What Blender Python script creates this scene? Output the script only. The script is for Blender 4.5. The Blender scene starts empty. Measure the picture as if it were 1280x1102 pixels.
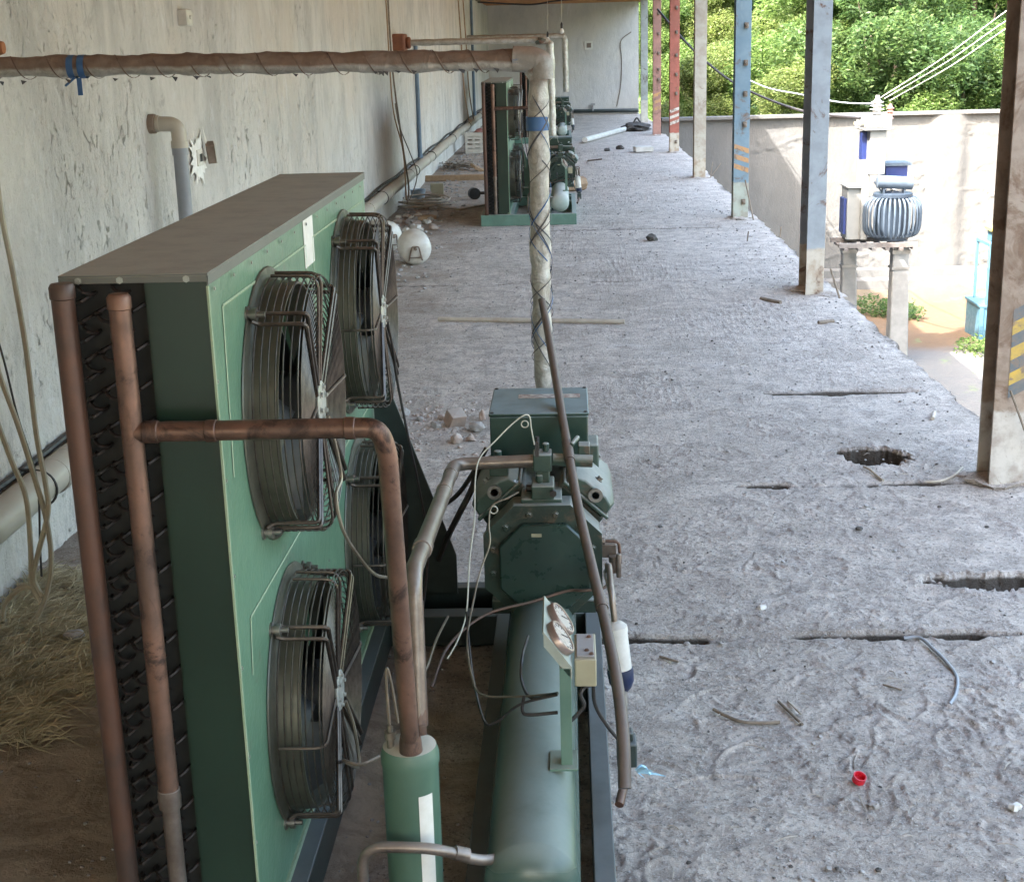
import bpy, math, random
import numpy as np
from mathutils import Vector, Matrix
random.seed(7); rng = np.random.default_rng(7)
S = bpy.context.scene; COL = S.collection
PI = math.pi

# ------------------------------------------------------------------ camera
CH = 1.9; PITCH = .2733; YAW = -.0435; ROLL = -.027; FPX = 1765.7
cp, sp, cy_, sy_ = math.cos(PITCH), math.sin(PITCH), math.cos(YAW), math.sin(YAW)
_f = Vector((sy_*cp, cy_*cp, -sp)); _r0 = Vector((cy_, -sy_, 0)); _u0 = _r0.cross(_f)
_r = math.cos(ROLL)*_r0 + math.sin(ROLL)*_u0; _u = -math.sin(ROLL)*_r0 + math.cos(ROLL)*_u0
cam = bpy.data.cameras.new("camera"); co = bpy.data.objects.new("camera", cam); COL.objects.link(co)
co.matrix_world = Matrix(((_r.x, _u.x, -_f.x, 0), (_r.y, _u.y, -_f.y, 0), (_r.z, _u.z, -_f.z, CH), (0, 0, 0, 1)))
cam.sensor_fit = 'HORIZONTAL'; cam.sensor_width = 36; cam.lens = 36*FPX/1280; cam.clip_start = .05; cam.clip_end = 2000
S.camera = co
def at(px, py, ax, v):
    "world point on the plane ax = v seen at a photograph position (used to read measured places off the photo)"
    d = _f + (px-640)/FPX*_r - (py-551)/FPX*_u; o = Vector((0, 0, CH)); i = 'xyz'.index(ax)
    return o + d*((v-o[i])/d[i])

# ------------------------------------------------------------------ world, sun, exposure
TR = Vector((.50, .45, -.775)).normalized()            # direction the sunlight travels
elev = math.asin(-TR.z)
W = bpy.data.worlds.new("World"); S.world = W; W.use_nodes = True
nt = W.node_tree; bg = nt.nodes['Background']; sky = nt.nodes.new('ShaderNodeTexSky')
sky.sky_type = 'NISHITA'; sky.sun_disc = False; sky.sun_elevation = elev
sky.sun_rotation = math.atan2(-TR.x, -TR.y); sky.dust_density = 7.0; sky.air_density = 1.7; sky.ozone_density = 2.4
nt.links.new(sky.outputs[0], bg.inputs[0]); bg.inputs[1].default_value = .15
sl = bpy.data.lights.new("sun", 'SUN'); sl.energy = 2.0; sl.angle = math.radians(.5); sl.color = (1, .96, .92)
so = bpy.data.objects.new("sun", sl); COL.objects.link(so); so.rotation_euler = TR.to_track_quat('-Z', 'Y').to_euler(); so.location = (-10, -10, 30)
S.view_settings.view_transform = 'Standard'; S.view_settings.look = 'None'; S.view_settings.gamma = 1
S.view_settings.exposure = 3.6
S.render.engine = 'CYCLES'
try:
    S.cycles.max_bounces = 10; S.cycles.diffuse_bounces = 6
except Exception: pass

# ------------------------------------------------------------------ materials
class NB:
    def __init__(s, name):
        m = bpy.data.materials.new(name); m.use_nodes = True; s.m = m; s.t = m.node_tree; s.n = s.t.nodes
        s.b = s.n['Principled BSDF']; s.tc = s.n.new('ShaderNodeTexCoord'); s.co = s.tc.outputs['Object']
    def link(s, a, b): s.t.links.new(a, b)
    def mapping(s, sc=(1, 1, 1), rot=(0, 0, 0)):
        mp = s.n.new('ShaderNodeMapping'); mp.inputs['Scale'].default_value = sc; mp.inputs['Rotation'].default_value = rot
        s.link(s.co, mp.inputs[0]); return mp.outputs[0]
    def noise(s, sc, det=6, rough=.6, vec=None, dist=0):
        n = s.n.new('ShaderNodeTexNoise'); n.inputs['Scale'].default_value = sc; n.inputs['Detail'].default_value = det
        n.inputs['Roughness'].default_value = rough; n.inputs['Distortion'].default_value = dist
        s.link(vec or s.co, n.inputs['Vector']); return n.outputs['Fac']
    def voro(s, sc, vec=None, feat='F1'):
        n = s.n.new('ShaderNodeTexVoronoi'); n.feature = feat; n.inputs['Scale'].default_value = sc; s.link(vec or s.co, n.inputs['Vector']); return n.outputs['Distance']
    def ramp(s, fac, a, b, ca=0., cb=1.):
        n = s.n.new('ShaderNodeMapRange'); n.interpolation_type = 'SMOOTHSTEP'
        n.inputs[1].default_value = a; n.inputs[2].default_value = b; n.inputs[3].default_value = ca; n.inputs[4].default_value = cb
        s.link(fac, n.inputs[0]); return n.outputs[0]
    def mix(s, fac, a, b):
        n = s.n.new('ShaderNodeMix'); n.data_type = 'RGBA'
        if isinstance(fac, (int, float)): n.inputs[0].default_value = fac
        else: s.link(fac, n.inputs[0])
        for k, c in ((6, a), (7, b)):
            if isinstance(c, tuple): n.inputs[k].default_value = (*c, 1)
            else: s.link(c, n.inputs[k])
        return n.outputs[2]
    def math(s, op, a, b=0.):
        n = s.n.new('ShaderNodeMath'); n.operation = op
        for k, c in ((0, a), (1, b)):
            if isinstance(c, (int, float)): n.inputs[k].default_value = c
            else: s.link(c, n.inputs[k])
        return n.outputs[0]
    def sep(s, vec=None):
        n = s.n.new('ShaderNodeSeparateXYZ'); s.link(vec or s.co, n.inputs[0]); return n.outputs
    def nz(s):
        g = s.n.new('ShaderNodeNewGeometry'); return s.sep(g.outputs['Normal'])[2]
    def color(s, c): s.link(c, s.b.inputs['Base Color']) if not isinstance(c, tuple) else setattr(s.b.inputs['Base Color'], 'default_value', (*c, 1))
    def bump(s, h, strength=.5, dist=.01):
        n = s.n.new('ShaderNodeBump'); n.inputs['Strength'].default_value = strength; n.inputs['Distance'].default_value = dist
        s.link(h, n.inputs['Height']); s.link(n.outputs[0], s.b.inputs['Normal'])
MC = {}
def pm(name, c1, c2=None, sc=6, rough=.6, metal=0., bump=.15, bsc=60, bd=.002, dust=None, damt=.6, dlo=.2, rust=None, ramt=.6, rsc=9, zsplit=None, spec=None):
    "weathered surface: two tones, optional settled dust on upward faces, rust blotches and a differently painted foot"
    if name in MC: return MC[name]
    s = NB(name); c2 = c2 or tuple(x*.75 for x in c1)
    c = s.mix(s.ramp(s.noise(sc, 8, .65), .35, .65), c1, c2)
    if zsplit:
        z = s.sep()[2]; zz = s.math('ADD', z, s.math('MULTIPLY', s.noise(14, 4), .06))
        c = s.mix(s.ramp(zz, zsplit[0], zsplit[0]+.02), s.mix(s.ramp(s.noise(9, 6), .4, .65), zsplit[1], zsplit[2]), c)
    if rust:
        c = s.mix(s.ramp(s.noise(rsc, 10, .7, dist=.6), 1-ramt, 1-ramt+.12), c, s.mix(s.noise(40, 4), rust, tuple(x*.45 for x in rust)))
    if dust:
        f = s.math('MULTIPLY', s.ramp(s.nz(), dlo, .85), s.ramp(s.noise(11, 7, .7), .2, .62, damt*.55, damt)); c = s.mix(f, c, dust)
        s.link(s.math('ADD', s.math('MULTIPLY', f, .5), rough*.75), s.b.inputs['Roughness'])
    else:
        s.link(s.ramp(s.noise(sc*3, 5), .3, .7, max(.05, rough-.12), min(1, rough+.12)), s.b.inputs['Roughness'])
    s.color(c); s.b.inputs['Metallic'].default_value = metal
    if spec is not None: s.b.inputs['Specular IOR Level'].default_value = spec
    if bump: s.bump(s.noise(bsc, 6, .7), bump, bd)
    MC[name] = s.m; return s.m
DUST = (.20, .17, .14); DUSTL = (.34, .32, .30)

def m_floor():
    s = NB("rough_concrete")
    big = s.noise(1.3, 6, .6); mid = s.noise(7, 8, .7, dist=.4); fine = s.noise(55, 6, .75); sp_ = s.noise(150, 3, .8); mf = s.noise(21, 8, .78, dist=.3)
    c = s.mix(s.ramp(mid, .36, .62), (.415, .36, .318), (.65, .575, .505))
    c = s.mix(s.ramp(big, .47, .66, 0, .7), c, s.mix(mf, (.30, .255, .215), (.48, .42, .36)))
    c = s.mix(s.ramp(s.noise(3.1, 7, .7, dist=1.2), .56, .72, 0, .8), c, (.68, .63, .59))
    c = s.mix(s.ramp(mf, .51, .63, 0, .7), c, (.27, .24, .215))
    c = s.mix(s.ramp(mf, .44, .34, 0, .6), c, (.69, .64, .60))
    c = s.mix(s.ramp(fine, .53, .63, 0, .78), c, (.18, .16, .145))
    c = s.mix(s.ramp(sp_, .56, .66, 0, .8), c, (.74, .71, .68))
    c = s.mix(s.ramp(s.voro(24), .0, .12, .4, 0), c, (.17, .155, .14))
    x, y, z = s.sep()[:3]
    edge = s.math('ADD', x, s.math('MULTIPLY', s.noise(1.7, 5), 1.5))
    br = s.ramp(edge, -.05, -.75, 0, .8)
    near = s.ramp(s.math('ADD', y, s.math('MULTIPLY', s.noise(2, 4), 1.0)), 4.9, 4.2, 0, 1)
    c = s.mix(s.math('MULTIPLY', br, s.ramp(s.noise(2.2, 6), .35, .62, .25, .8)), c, s.mix(mid, (.22, .16, .12), (.34, .27, .21)))
    c = s.mix(s.math('MULTIPLY', near, s.ramp(edge, .45, .25, 0, .9)), c, s.mix(s.ramp(s.noise(5, 7, .7, dist=1.5), .35, .65), (.30, .245, .18), (.54, .45, .34)))
    c = s.mix(s.ramp(z, -.005, -.018, 0, .95), c, s.mix(mid, (.10, .08, .06), (.04, .033, .027)))  # shade inside joints and openings painted in as dirt brown, darker with depth
    s.color(c); s.b.inputs['Roughness'].default_value = .95; s.b.inputs['Specular IOR Level'].default_value = .2
    h = s.math('ADD', s.math('MULTIPLY', mf, .35), s.math('MULTIPLY', fine, .75))
    h = s.math('ADD', h, s.math('MULTIPLY', sp_, .25))
    s.bump(h, .9, .035); return s.m
def m_wall(name, c1, c2, cs, marks=1.):
    s = NB(name)
    v = s.mapping((1, 1, .45))
    c = s.mix(s.ramp(s.noise(1.7, 8, .68, v, .6), .36, .64), c1, c2)
    c = s.mix(s.ramp(s.noise(.6, 5, .6), .45, .7, 0, .8), c, cs)
    c = s.mix(s.ramp(s.noise(6, 9, .8, v, .7), .53, .64, 0, .7*marks), c, tuple(x*.62 for x in c1))
    c = s.mix(s.ramp(s.noise(9, 8, .75, v, .5), .46, .34, 0, .45*marks), c, tuple(min(.72, x*1.2) for x in c1))
    v2 = s.mapping((3.2, 3.2, 2.0)); st = s.noise(4.6, 10, .85, v2, 1.4)
    region = s.ramp(s.noise(1.3, 4, .6), .38, .56)
    region = s.ramp(s.noise(.9, 4, .6), .46, .60)
    cut = s.math('MULTIPLY', s.ramp(st, .56, .66), region)
    c = s.mix(s.math('MULTIPLY', cut, .38*marks), c, tuple(x*.45 for x in c1))
    c = s.mix(s.ramp(s.noise(90, 4, .7), .60, .72, 0, .45*marks), c, tuple(x*.5 for x in c1))
    s.color(c); s.b.inputs['Roughness'].default_value = .93; s.b.inputs['Specular IOR Level'].default_value = .2
    h = s.math('SUBTRACT', s.math('ADD', s.math('MULTIPLY', s.noise(6, 9, .72, v), 1.2), s.math('MULTIPLY', s.noise(35, 6, .7), .3)), s.math('MULTIPLY', cut, .5*marks))
    s.bump(h, 1., .035*(.3+.7*marks)); return s.m
def m_leaf(name, a, b, c_):
    s = NB(name); oi = s.n.new('ShaderNodeAttribute'); oi.attribute_name = 'tint'
    f = oi.outputs['Fac']
    c = s.mix(s.ramp(f, 0, .6), a, b); c = s.mix(s.ramp(f, .6, 1), c, c_); s.color(c)
    s.b.inputs['Roughness'].default_value = .55
    tr = s.n.new('ShaderNodeBsdfTranslucent'); s.link(c, tr.inputs[0]); mx = s.n.new('ShaderNodeMixShader'); mx.inputs[0].default_value = .58
    out = s.n['Material Output']; s.link(s.b.outputs[0], mx.inputs[1]); s.link(tr.outputs[0], mx.inputs[2]); s.link(mx.outputs[0], out.inputs[0]); return s.m
def m_foil():
    s = NB("foil_lagging")
    cr = s.noise(22, 8, .75, dist=.8)
    z = s.sep()[2]
    c = s.mix(s.ramp(cr, .35, .65), (.56, .54, .49), (.34, .32, .28))
    c = s.mix(s.ramp(s.noise(6, 6), .52, .70, 0, .5), c, (.38, .33, .22))
    top = s.math('MULTIPLY', s.ramp(s.math('ADD', s.nz(), s.math('MULTIPLY', s.math('SUBTRACT', s.noise(9, 5), .5), .7)), -.45, -.05), s.ramp(s.noise(5, 5), .25, .5, .75, 1))
    topm = s.math('MULTIPLY', top, s.ramp(z, 1.03, 1.09))
    c = s.mix(topm, c, s.mix(s.noise(25, 6, .7), (.105, .065, .045), (.27, .185, .135)))
    s.color(c); s.link(s.ramp(topm, 0, 1, .28, .85), s.b.inputs['Roughness']); s.link(s.ramp(topm, 0, .6, .35, 0.), s.b.inputs['Metallic'])
    s.bump(s.math('ADD', cr, s.math('MULTIPLY', s.voro(30, s.mapping((1, 1, .4))), .5)), .8, .012); return s.m
def m_stain(name, base, dirt, sc=5):
    return pm(name, base, dirt, sc=sc, rough=.55, bump=.2)

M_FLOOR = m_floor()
M_WALL = m_wall("cement_plaster", (.67, .645, .60), (.50, .485, .455), (.63, .57, .50))
M_BACK = m_wall("smooth_plaster", (.62, .59, .55), (.53, .51, .48), (.60, .56, .50), .35)
M_YWALL = m_wall("yard_wall_plaster", (.138, .135, .128), (.118, .116, .111), (.138, .131, .121), .35)
M_GREEN = pm("green_paint_shaded", (.016, .037, .024), (.013, .030, .020), sc=4, rough=.38, bump=.06, dust=DUSTL, damt=.75, dlo=.3)  # end panel only: shade of the camera-facing side is put into this darker green
M_GREENF = pm("green_paint_faded", (.128, .235, .150), (.094, .185, .118), sc=2.5, rough=.5, bump=.35, bsc=2.6, bd=.03, dust=DUSTL, damt=.7, dlo=.3, rust=(.20, .24, .165), ramt=.42, rsc=5)
M_LID = pm("dusty_lid", (.13, .135, .115), (.105, .11, .095), sc=2, rough=.7, bump=.12, dust=(.325, .315, .265), damt=.97, dlo=.1)
M_GREEND = pm("casting_green", (.024, .044, .033), (.013, .024, .018), sc=9, rough=.5, bump=.35, bsc=45, bd=.004, dust=(.30, .31, .28), damt=.85, dlo=.25, rust=(.12, .09, .06), ramt=.49)
M_GREENM = pm("casting_green_light", (.048, .080, .060), (.026, .050, .038), sc=9, rough=.48, bump=.3, bsc=45, bd=.003, dust=(.36, .37, .34), damt=.85, dlo=.15, rust=(.13, .10, .07), ramt=.45)
M_RECV = pm("receiver_green", (.055, .098, .078), (.035, .065, .052), sc=5, rough=.36, bump=.12, dust=(.21, .25, .225), damt=.75, dlo=.35)
M_CAN = pm("canister_green", (.095, .165, .115), (.075, .135, .095), sc=5, rough=.5, bump=.05, dust=(.42, .38, .32), damt=.9, dlo=.6)
M_FRAME = pm("frame_green_black", (.035, .05, .045), (.022, .03, .028), sc=7, rough=.5, bump=.2, dust=(.14, .15, .15), damt=.75, dlo=.4)
M_COPPER = pm("copper_pipe", (.22, .125, .088), (.12, .078, .06), sc=6, rough=.45, metal=.6, bump=.15, rust=(.085, .055, .045), ramt=.50)
M_COPD = pm("tarnished_copper", (.12, .06, .04), (.07, .045, .035), sc=7, rough=.55, metal=.3, bump=.15, dust=DUST, damt=.4)
M_STEELP = pm("sooty_steel_pipe", (.24, .20, .17), (.14, .11, .09), sc=12, rough=.42, metal=.6, bump=.15, dust=(.4, .35, .3), damt=.5)
M_BEND = pm('dark_copper', (.028, .018, .014), (.016, .012, .01), rough=.6, metal=.3, bump=0)  # very dark copper tone for the return bends
M_DARK = pm("coil_black", (.012, .013, .012), (.02, .02, .018), rough=.7, bump=.2)
M_WIRE = pm("guard_wire", (.095, .078, .065), (.05, .04, .034), sc=30, rough=.42, metal=.5, bump=.1, dust=(.26, .23, .19), damt=.4, dlo=.6)
M_BARREL = pm("fan_barrel", (.12, .12, .09), (.075, .075, .058), sc=6, rough=.4, metal=.3, bump=.05)
M_BLADE = pm("fan_blade", (.020, .021, .022), (.032, .032, .03), sc=8, rough=.45, metal=.1, bump=.1)
M_HUB = pm("fan_hub_plate", (.42, .43, .40), (.30, .30, .27), sc=18, rough=.45, metal=.4, bump=.1)
M_LINE = pm("pressed_line", (.30, .36, .24), (.24, .33, .21), sc=14, rough=.6, bump=.05)
M_STK = pm("paper_sticker", (.70, .68, .62), (.62, .60, .53), sc=14, rough=.7, bump=.03)
M_SCREW = pm("screw_heads", (.40, .42, .38), (.3, .32, .28), rough=.4, metal=.5, bump=0)
M_HOSE = pm("rubber_lagged_line", (.085, .062, .05), (.05, .038, .033), sc=15, rough=.55, bump=.3, dust=(.22, .17, .14), damt=.45, dlo=-.2)
M_BLACK = pm("black_cable", (.022, .020, .02), (.035, .03, .028), rough=.55, bump=.05)
M_CAP = pm("capillary_tube", (.30, .26, .20), (.2, .17, .13), rough=.45, metal=.5, bump=0)
M_WHITEW = pm("pale_wire", (.55, .53, .44), (.42, .40, .33), rough=.5, bump=0)
M_CREAM = pm("cream_paint_box", (.36, .33, .22), (.30, .27, .18), rough=.5, bump=.05, dust=DUSTL, damt=.3)
M_GREY = pm("grey_cover", (.33, .32, .31), (.26, .25, .24), rough=.5, bump=.08)
M_WHITE = pm("white_plastic", (.66, .64, .59), (.52, .50, .45), sc=7, rough=.45, bump=.05, dust=(.4, .36, .3), damt=.45)
M_BLUE = pm("blue_paint_band", (.015, .025, .075), (.012, .02, .05), rough=.35, bump=.03)
M_BTAPE = pm("blue_tape", (.03, .10, .26), (.05, .13, .27), sc=20, rough=.5, bump=.2)
M_DTAPE = pm("dark_tape_edge", (.05, .06, .08), (.10, .09, .08), sc=20, rough=.6, bump=.1)
M_PVC = pm("pvc_beige", (.47, .43, .36), (.39, .36, .30), sc=3, rough=.5, bump=.05, dust=(.36, .31, .25), damt=.7)
M_PVCG = pm("pvc_grey", (.27, .29, .32), (.22, .24, .265), sc=4, rough=.45, bump=.04)
M_PVCB = pm("pvc_brown_collar", (.17, .12, .09), (.24, .19, .15), sc=10, rough=.7, bump=.2)
M_GAUGE = pm("gauge_face", (.44, .41, .37), (.36, .33, .30), rough=.3, bump=0)
M_CHROME = pm("gauge_rim", (.42, .34, .30), (.32, .25, .22), rough=.35, metal=.7, bump=.05)
M_STEEL = pm("bare_steel", (.30, .29, .27), (.2, .18, .16), rough=.4, metal=.8, bump=.1)
M_BRICK = pm("broken_brick", (.42, .30, .24), (.33, .27, .23), sc=10, rough=.95, bump=.6, bsc=40, bd=.008, dust=(.42, .39, .36), damt=.8)
M_STONE = pm("mortar_lump", (.36, .35, .34), (.27, .25, .23), sc=9, rough=.95, bump=.6, bsc=40, bd=.006)
M_DSTONE = pm("dark_lump", (.06, .055, .05), (.1, .09, .08), sc=9, rough=.95, bump=.5)
M_WOOD = pm("weathered_wood", (.34, .23, .14), (.26, .17, .10), sc=12, rough=.85, bump=.3)
M_BAMB = pm("pale_stick", (.45, .40, .33), (.36, .31, .25), sc=10, rough=.8, bump=.2)
M_TWIG = pm("dry_twig", (.15, .12, .09), (.22, .18, .14), sc=20, rough=.9, bump=.3)
M_STRAW = pm("dry_straw", (.56, .49, .32), (.27, .24, .15), sc=14, rough=.85, bump=0)
M_RED = pm("red_plastic", (.55, .015, .03), (.5, .012, .025), rough=.3, bump=0)
M_CONC = pm("pole_concrete", (.24, .235, .22), (.18, .175, .165), sc=4, rough=.9, bump=.3)
M_TRANS = pm("transformer_grey", (.035, .05, .07), (.028, .04, .058), sc=5, rough=.45, bump=.05)
M_TRANSL = pm("transformer_light", (.085, .11, .14), (.06, .08, .105), sc=5, rough=.45, bump=.05)
M_CAB = pm("white_enamel", (.24, .24, .225), (.21, .21, .20), sc=5, rough=.4, bump=.02)
M_INS = pm("porcelain", (.48, .47, .45), (.38, .37, .35), rough=.25, bump=0)
M_INSR = pm("red_porcelain", (.35, .17, .12), (.28, .13, .1), rough=.25, bump=0)
M_SKYB = pm("light_blue_paint", (.075, .17, .225), (.06, .145, .19), sc=5, rough=.45, bump=.03)
M_SOIL = None
M_ORANGE = pm("formwork_board", (.50, .27, .13), (.38, .19, .09), sc=3, rough=.8, bump=.2)
M_CONCD = pm("roof_concrete", (.33, .32, .30), (.27, .26, .25), sc=2, rough=.9, bump=.3)
M_BULB = pm("bulb_glass", (.75, .74, .70), (.7, .69, .65), rough=.2, bump=0)

# ------------------------------------------------------------------ mesh builder
def V3(p): return Vector(p)
def fil(pts, r, n=7):
    "polyline with rounded corners"
    pts = [V3(p) for p in pts]; out = [pts[0]]
    for i in range(1, len(pts)-1):
        a, b, c = pts[i-1], pts[i], pts[i+1]; u = (a-b); w = (c-b); rr = min(r, u.length*.49, w.length*.49)
        p0 = b+u.normalized()*rr; p2 = b+w.normalized()*rr
        for k in range(n+1):
            t = k/n; out.append(p0*(1-t)**2 + b*2*t*(1-t) + p2*t*t)
    out.append(pts[-1]); return out
def spl(pts, n=8):
    "smooth curve through points"
    P = [V3(p) for p in pts]; P = [P[0]*2-P[1]] + P + [P[-1]*2-P[-2]]; out = []
    for i in range(1, len(P)-2):
        a, b, c, d = P[i-1:i+3]
        for k in range(n):
            t = k/n; out.append(.5*((2*b)+(c-a)*t+(2*a-5*b+4*c-d)*t*t+(3*b-a-3*c+d)*t**3))
    out.append(P[-2]); return out
class MB:
    def __init__(s): s.v = []; s.f = []; s.g = []
    def add(s, vs, fs):
        s.g.append((len(s.v), len(s.f))); o = len(s.v); s.v += [tuple(v) for v in vs]; s.f += [tuple(i+o for i in f) for f in fs]; return s
    def box(s, x0, x1, y0, y1, z0, z1, rot=None, piv=None):
        c = [(x0, y0, z0), (x1, y0, z0), (x1, y1, z0), (x0, y1, z0), (x0, y0, z1), (x1, y0, z1), (x1, y1, z1), (x0, y1, z1)]
        if rot is not None:
            pv = V3(piv or ((x0+x1)/2, (y0+y1)/2, (z0+z1)/2)); c = [pv + rot @ (V3(p)-pv) for p in c]
        return s.add(c, [(0, 3, 2, 1), (4, 5, 6, 7), (0, 1, 5, 4), (1, 2, 6, 5), (2, 3, 7, 6), (3, 0, 4, 7)])
    def prism(s, poly, axis, a, b):
        "polygon (list of 2-tuples) swept along an axis from a to b"
        def p(q, w): return {'x': (w, q[0], q[1]), 'y': (q[0], w, q[1]), 'z': (q[0], q[1], w)}[axis]
        n = len(poly); vs = [p(q, a) for q in poly]+[p(q, b) for q in poly]
        return s.add(vs, [tuple(range(n))[::-1], tuple(range(n, 2*n))] + [(i, (i+1) % n, n+(i+1) % n, n+i) for i in range(n)])
    def tube(s, pts, r, n=12, cap=True, closed=False, flat=1., wob=0.):
        P = [V3(p) for p in pts]; m = len(P); R_ = r if hasattr(r, '__len__') else [r]*m
        T = []
        for i in range(m):
            if closed: t = P[(i+1) % m]-P[i-1]
            else: t = P[min(i+1, m-1)]-P[max(i-1, 0)]
            T.append(t.normalized() if t.length > 1e-9 else Vector((0, 0, 1)))
        a = Vector((0, 0, 1)) if abs(T[0].z) < .9 else Vector((1, 0, 0)); u = (a-T[0]*a.dot(T[0])).normalized(); vs = []
        for i in range(m):
            u = (u-T[i]*u.dot(T[i])).normalized(); w = T[i].cross(u)
            for k in range(n):
                an = 2*PI*k/n; rr = R_[i]*(1+(random.uniform(-wob, wob) if wob else 0))
                vs.append(P[i]+u*math.cos(an)*rr+w*math.sin(an)*rr*flat)
        fs = []
        for i in range(m if closed else m-1):
            j = (i+1) % m
            for k in range(n): fs.append((i*n+k, i*n+(k+1) % n, j*n+(k+1) % n, j*n+k))
        if cap and not closed: fs += [tuple(range(n))[::-1], tuple(range((m-1)*n, m*n))]
        return s.add(vs, fs)
    def cyl(s, p0, p1, r0, r1=None, n=20): return s.tube([p0, p1], [r0, r1 if r1 is not None else r0], n)
    def lathe(s, prof, org, axis, n=24, cap=True):
        "prof: list of (distance along axis, radius)"
        org = V3(org); ax = V3(axis).normalized(); a = Vector((0, 0, 1)) if abs(ax.z) < .9 else Vector((1, 0, 0)); u = (a-ax*a.dot(ax)).normalized(); w = ax.cross(u)
        vs = []; m = len(prof)
        for d, r in prof:
            r = max(r, 1e-4)
            for k in range(n): an = 2*PI*k/n; vs.append(org+ax*d+u*math.cos(an)*r+w*math.sin(an)*r)
        fs = [(i*n+k, i*n+(k+1) % n, (i+1)*n+(k+1) % n, (i+1)*n+k) for i in range(m-1) for k in range(n)]
        if cap: fs += [tuple(range(n))[::-1], tuple(range((m-1)*n, m*n))]
        return s.add(vs, fs)
    def ring(s, c, R_, r, axis='x', n=40, m=5):
        c = V3(c); pts = []
        for k in range(n):
            a = 2*PI*k/n; q = (math.cos(a)*R_, math.sin(a)*R_); pts.append(c+{'x': Vector((0, q[0], q[1])), 'y': Vector((q[0], 0, q[1])), 'z': Vector((q[0], q[1], 0))}[axis])
        return s.tube(pts, r, m, closed=True)
    def bolt(s, p, axis, r=.008, h=.008): return s.lathe([(0, r*1.5), (h*.25, r*1.5), (h*.25, r), (h, r), (h, .0005)], p, axis, 6)
    def lump(s, c, sx, sy, sz, seed=0, amp=.25, sub=1):
        rr = random.Random(seed); t = (1+5**.5)/2
        vs = [Vector(v).normalized() for v in [(-1, t, 0), (1, t, 0), (-1, -t, 0), (1, -t, 0), (0, -1, t), (0, 1, t), (0, -1, -t), (0, 1, -t), (t, 0, -1), (t, 0, 1), (-t, 0, -1), (-t, 0, 1)]]
        fs = [(0, 11, 5), (0, 5, 1), (0, 1, 7), (0, 7, 10), (0, 10, 11), (1, 5, 9), (5, 11, 4), (11, 10, 2), (10, 7, 6), (7, 1, 8), (3, 9, 4), (3, 4, 2), (3, 2, 6), (3, 6, 8), (3, 8, 9), (4, 9, 5), (2, 4, 11), (6, 2, 10), (8, 6, 7), (9, 8, 1)]
        for _ in range(sub):
            cache = {}; nf = []
            def mid(a, b):
                k = (min(a, b), max(a, b))
                if k not in cache: vs.append((vs[a]+vs[b]).normalized()); cache[k] = len(vs)-1
                return cache[k]
            for a, b, d in fs:
                e, g, h = mid(a, b), mid(b, d), mid(d, a); nf += [(a, e, h), (b, g, e), (d, h, g), (e, g, h)]
            fs = nf
        rot = Matrix.Rotation(rr.uniform(0, 6.3), 3, 'Z')
        out = []
        for v in vs:
            k = 1+rr.uniform(-amp, amp); q = rot @ Vector((v.x*sx*k, v.y*sy*k, max(v.z, -.6)*sz*k)); out.append(V3(c)+q)
        return s.add(out, fs)
    def each(s, name, mat, parent, n=1, **k):
        "every n added pieces become a mesh of their own"
        gs = s.g+[(len(s.v), len(s.f))]
        for i in range(0, len(s.g), n):
            (a, fa), (b, fb) = gs[i], gs[min(i+n, len(s.g))]; q = MB(); q.v = s.v[a:b]; q.f = [tuple(j-a for j in f) for f in s.f[fa:fb]]; q.build(name, mat, parent, **k)
    def build(s, name, mat, parent=None, bevel=0., ang=38, kind=None, origin=None, smooth=True):
        me = bpy.data.meshes.new(name); v = np.array(s.v, dtype=np.float64)
        if parent is not None: base = np.array(ROOT[parent.name_full]) if parent.name_full in ROOT else np.zeros(3)
        elif origin is not None: base = np.array(origin)
        else: base = np.array([(v[:, 0].min()+v[:, 0].max())/2, (v[:, 1].min()+v[:, 1].max())/2, v[:, 2].min()])
        v = v-base; me.from_pydata([tuple(x) for x in v], [], s.f); me.validate(); me.update()
        me.materials.append(mat)
        if smooth:
            me.polygons.foreach_set('use_smooth', [True]*len(me.polygons)); me.set_sharp_from_angle(angle=math.radians(ang))
        o = bpy.data.objects.new(name, me); COL.objects.link(o)
        if parent is not None: o.parent = parent
        else: o.location = tuple(base)
        ROOT[o.name_full] = tuple(base)
        if bevel:
            b = o.modifiers.new('bevel', 'BEVEL'); b.width = bevel; b.segments = 2; b.limit_method = 'ANGLE'; b.angle_limit = math.radians(40)
        if kind: o['kind'] = kind
        return o
ROOT = {}
def tag(o, label, cat, group=None, kind=None):
    o['label'] = label; o['category'] = cat
    if group: o['group'] = group
    if kind: o['kind'] = kind
    return o
def thing(name, loc, label, cat, group=None):
    o = bpy.data.objects.new(name, None); COL.objects.link(o); o.location = loc; o.empty_display_size = .1; ROOT[o.name_full] = tuple(loc)
    return tag(o, label, cat, group)
def copy_tree(o, parent=None):
    c = o.copy(); COL.objects.link(c); c.parent = parent
    for ch in list(o.children):
        copy_tree(ch, c)
    return c

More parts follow.
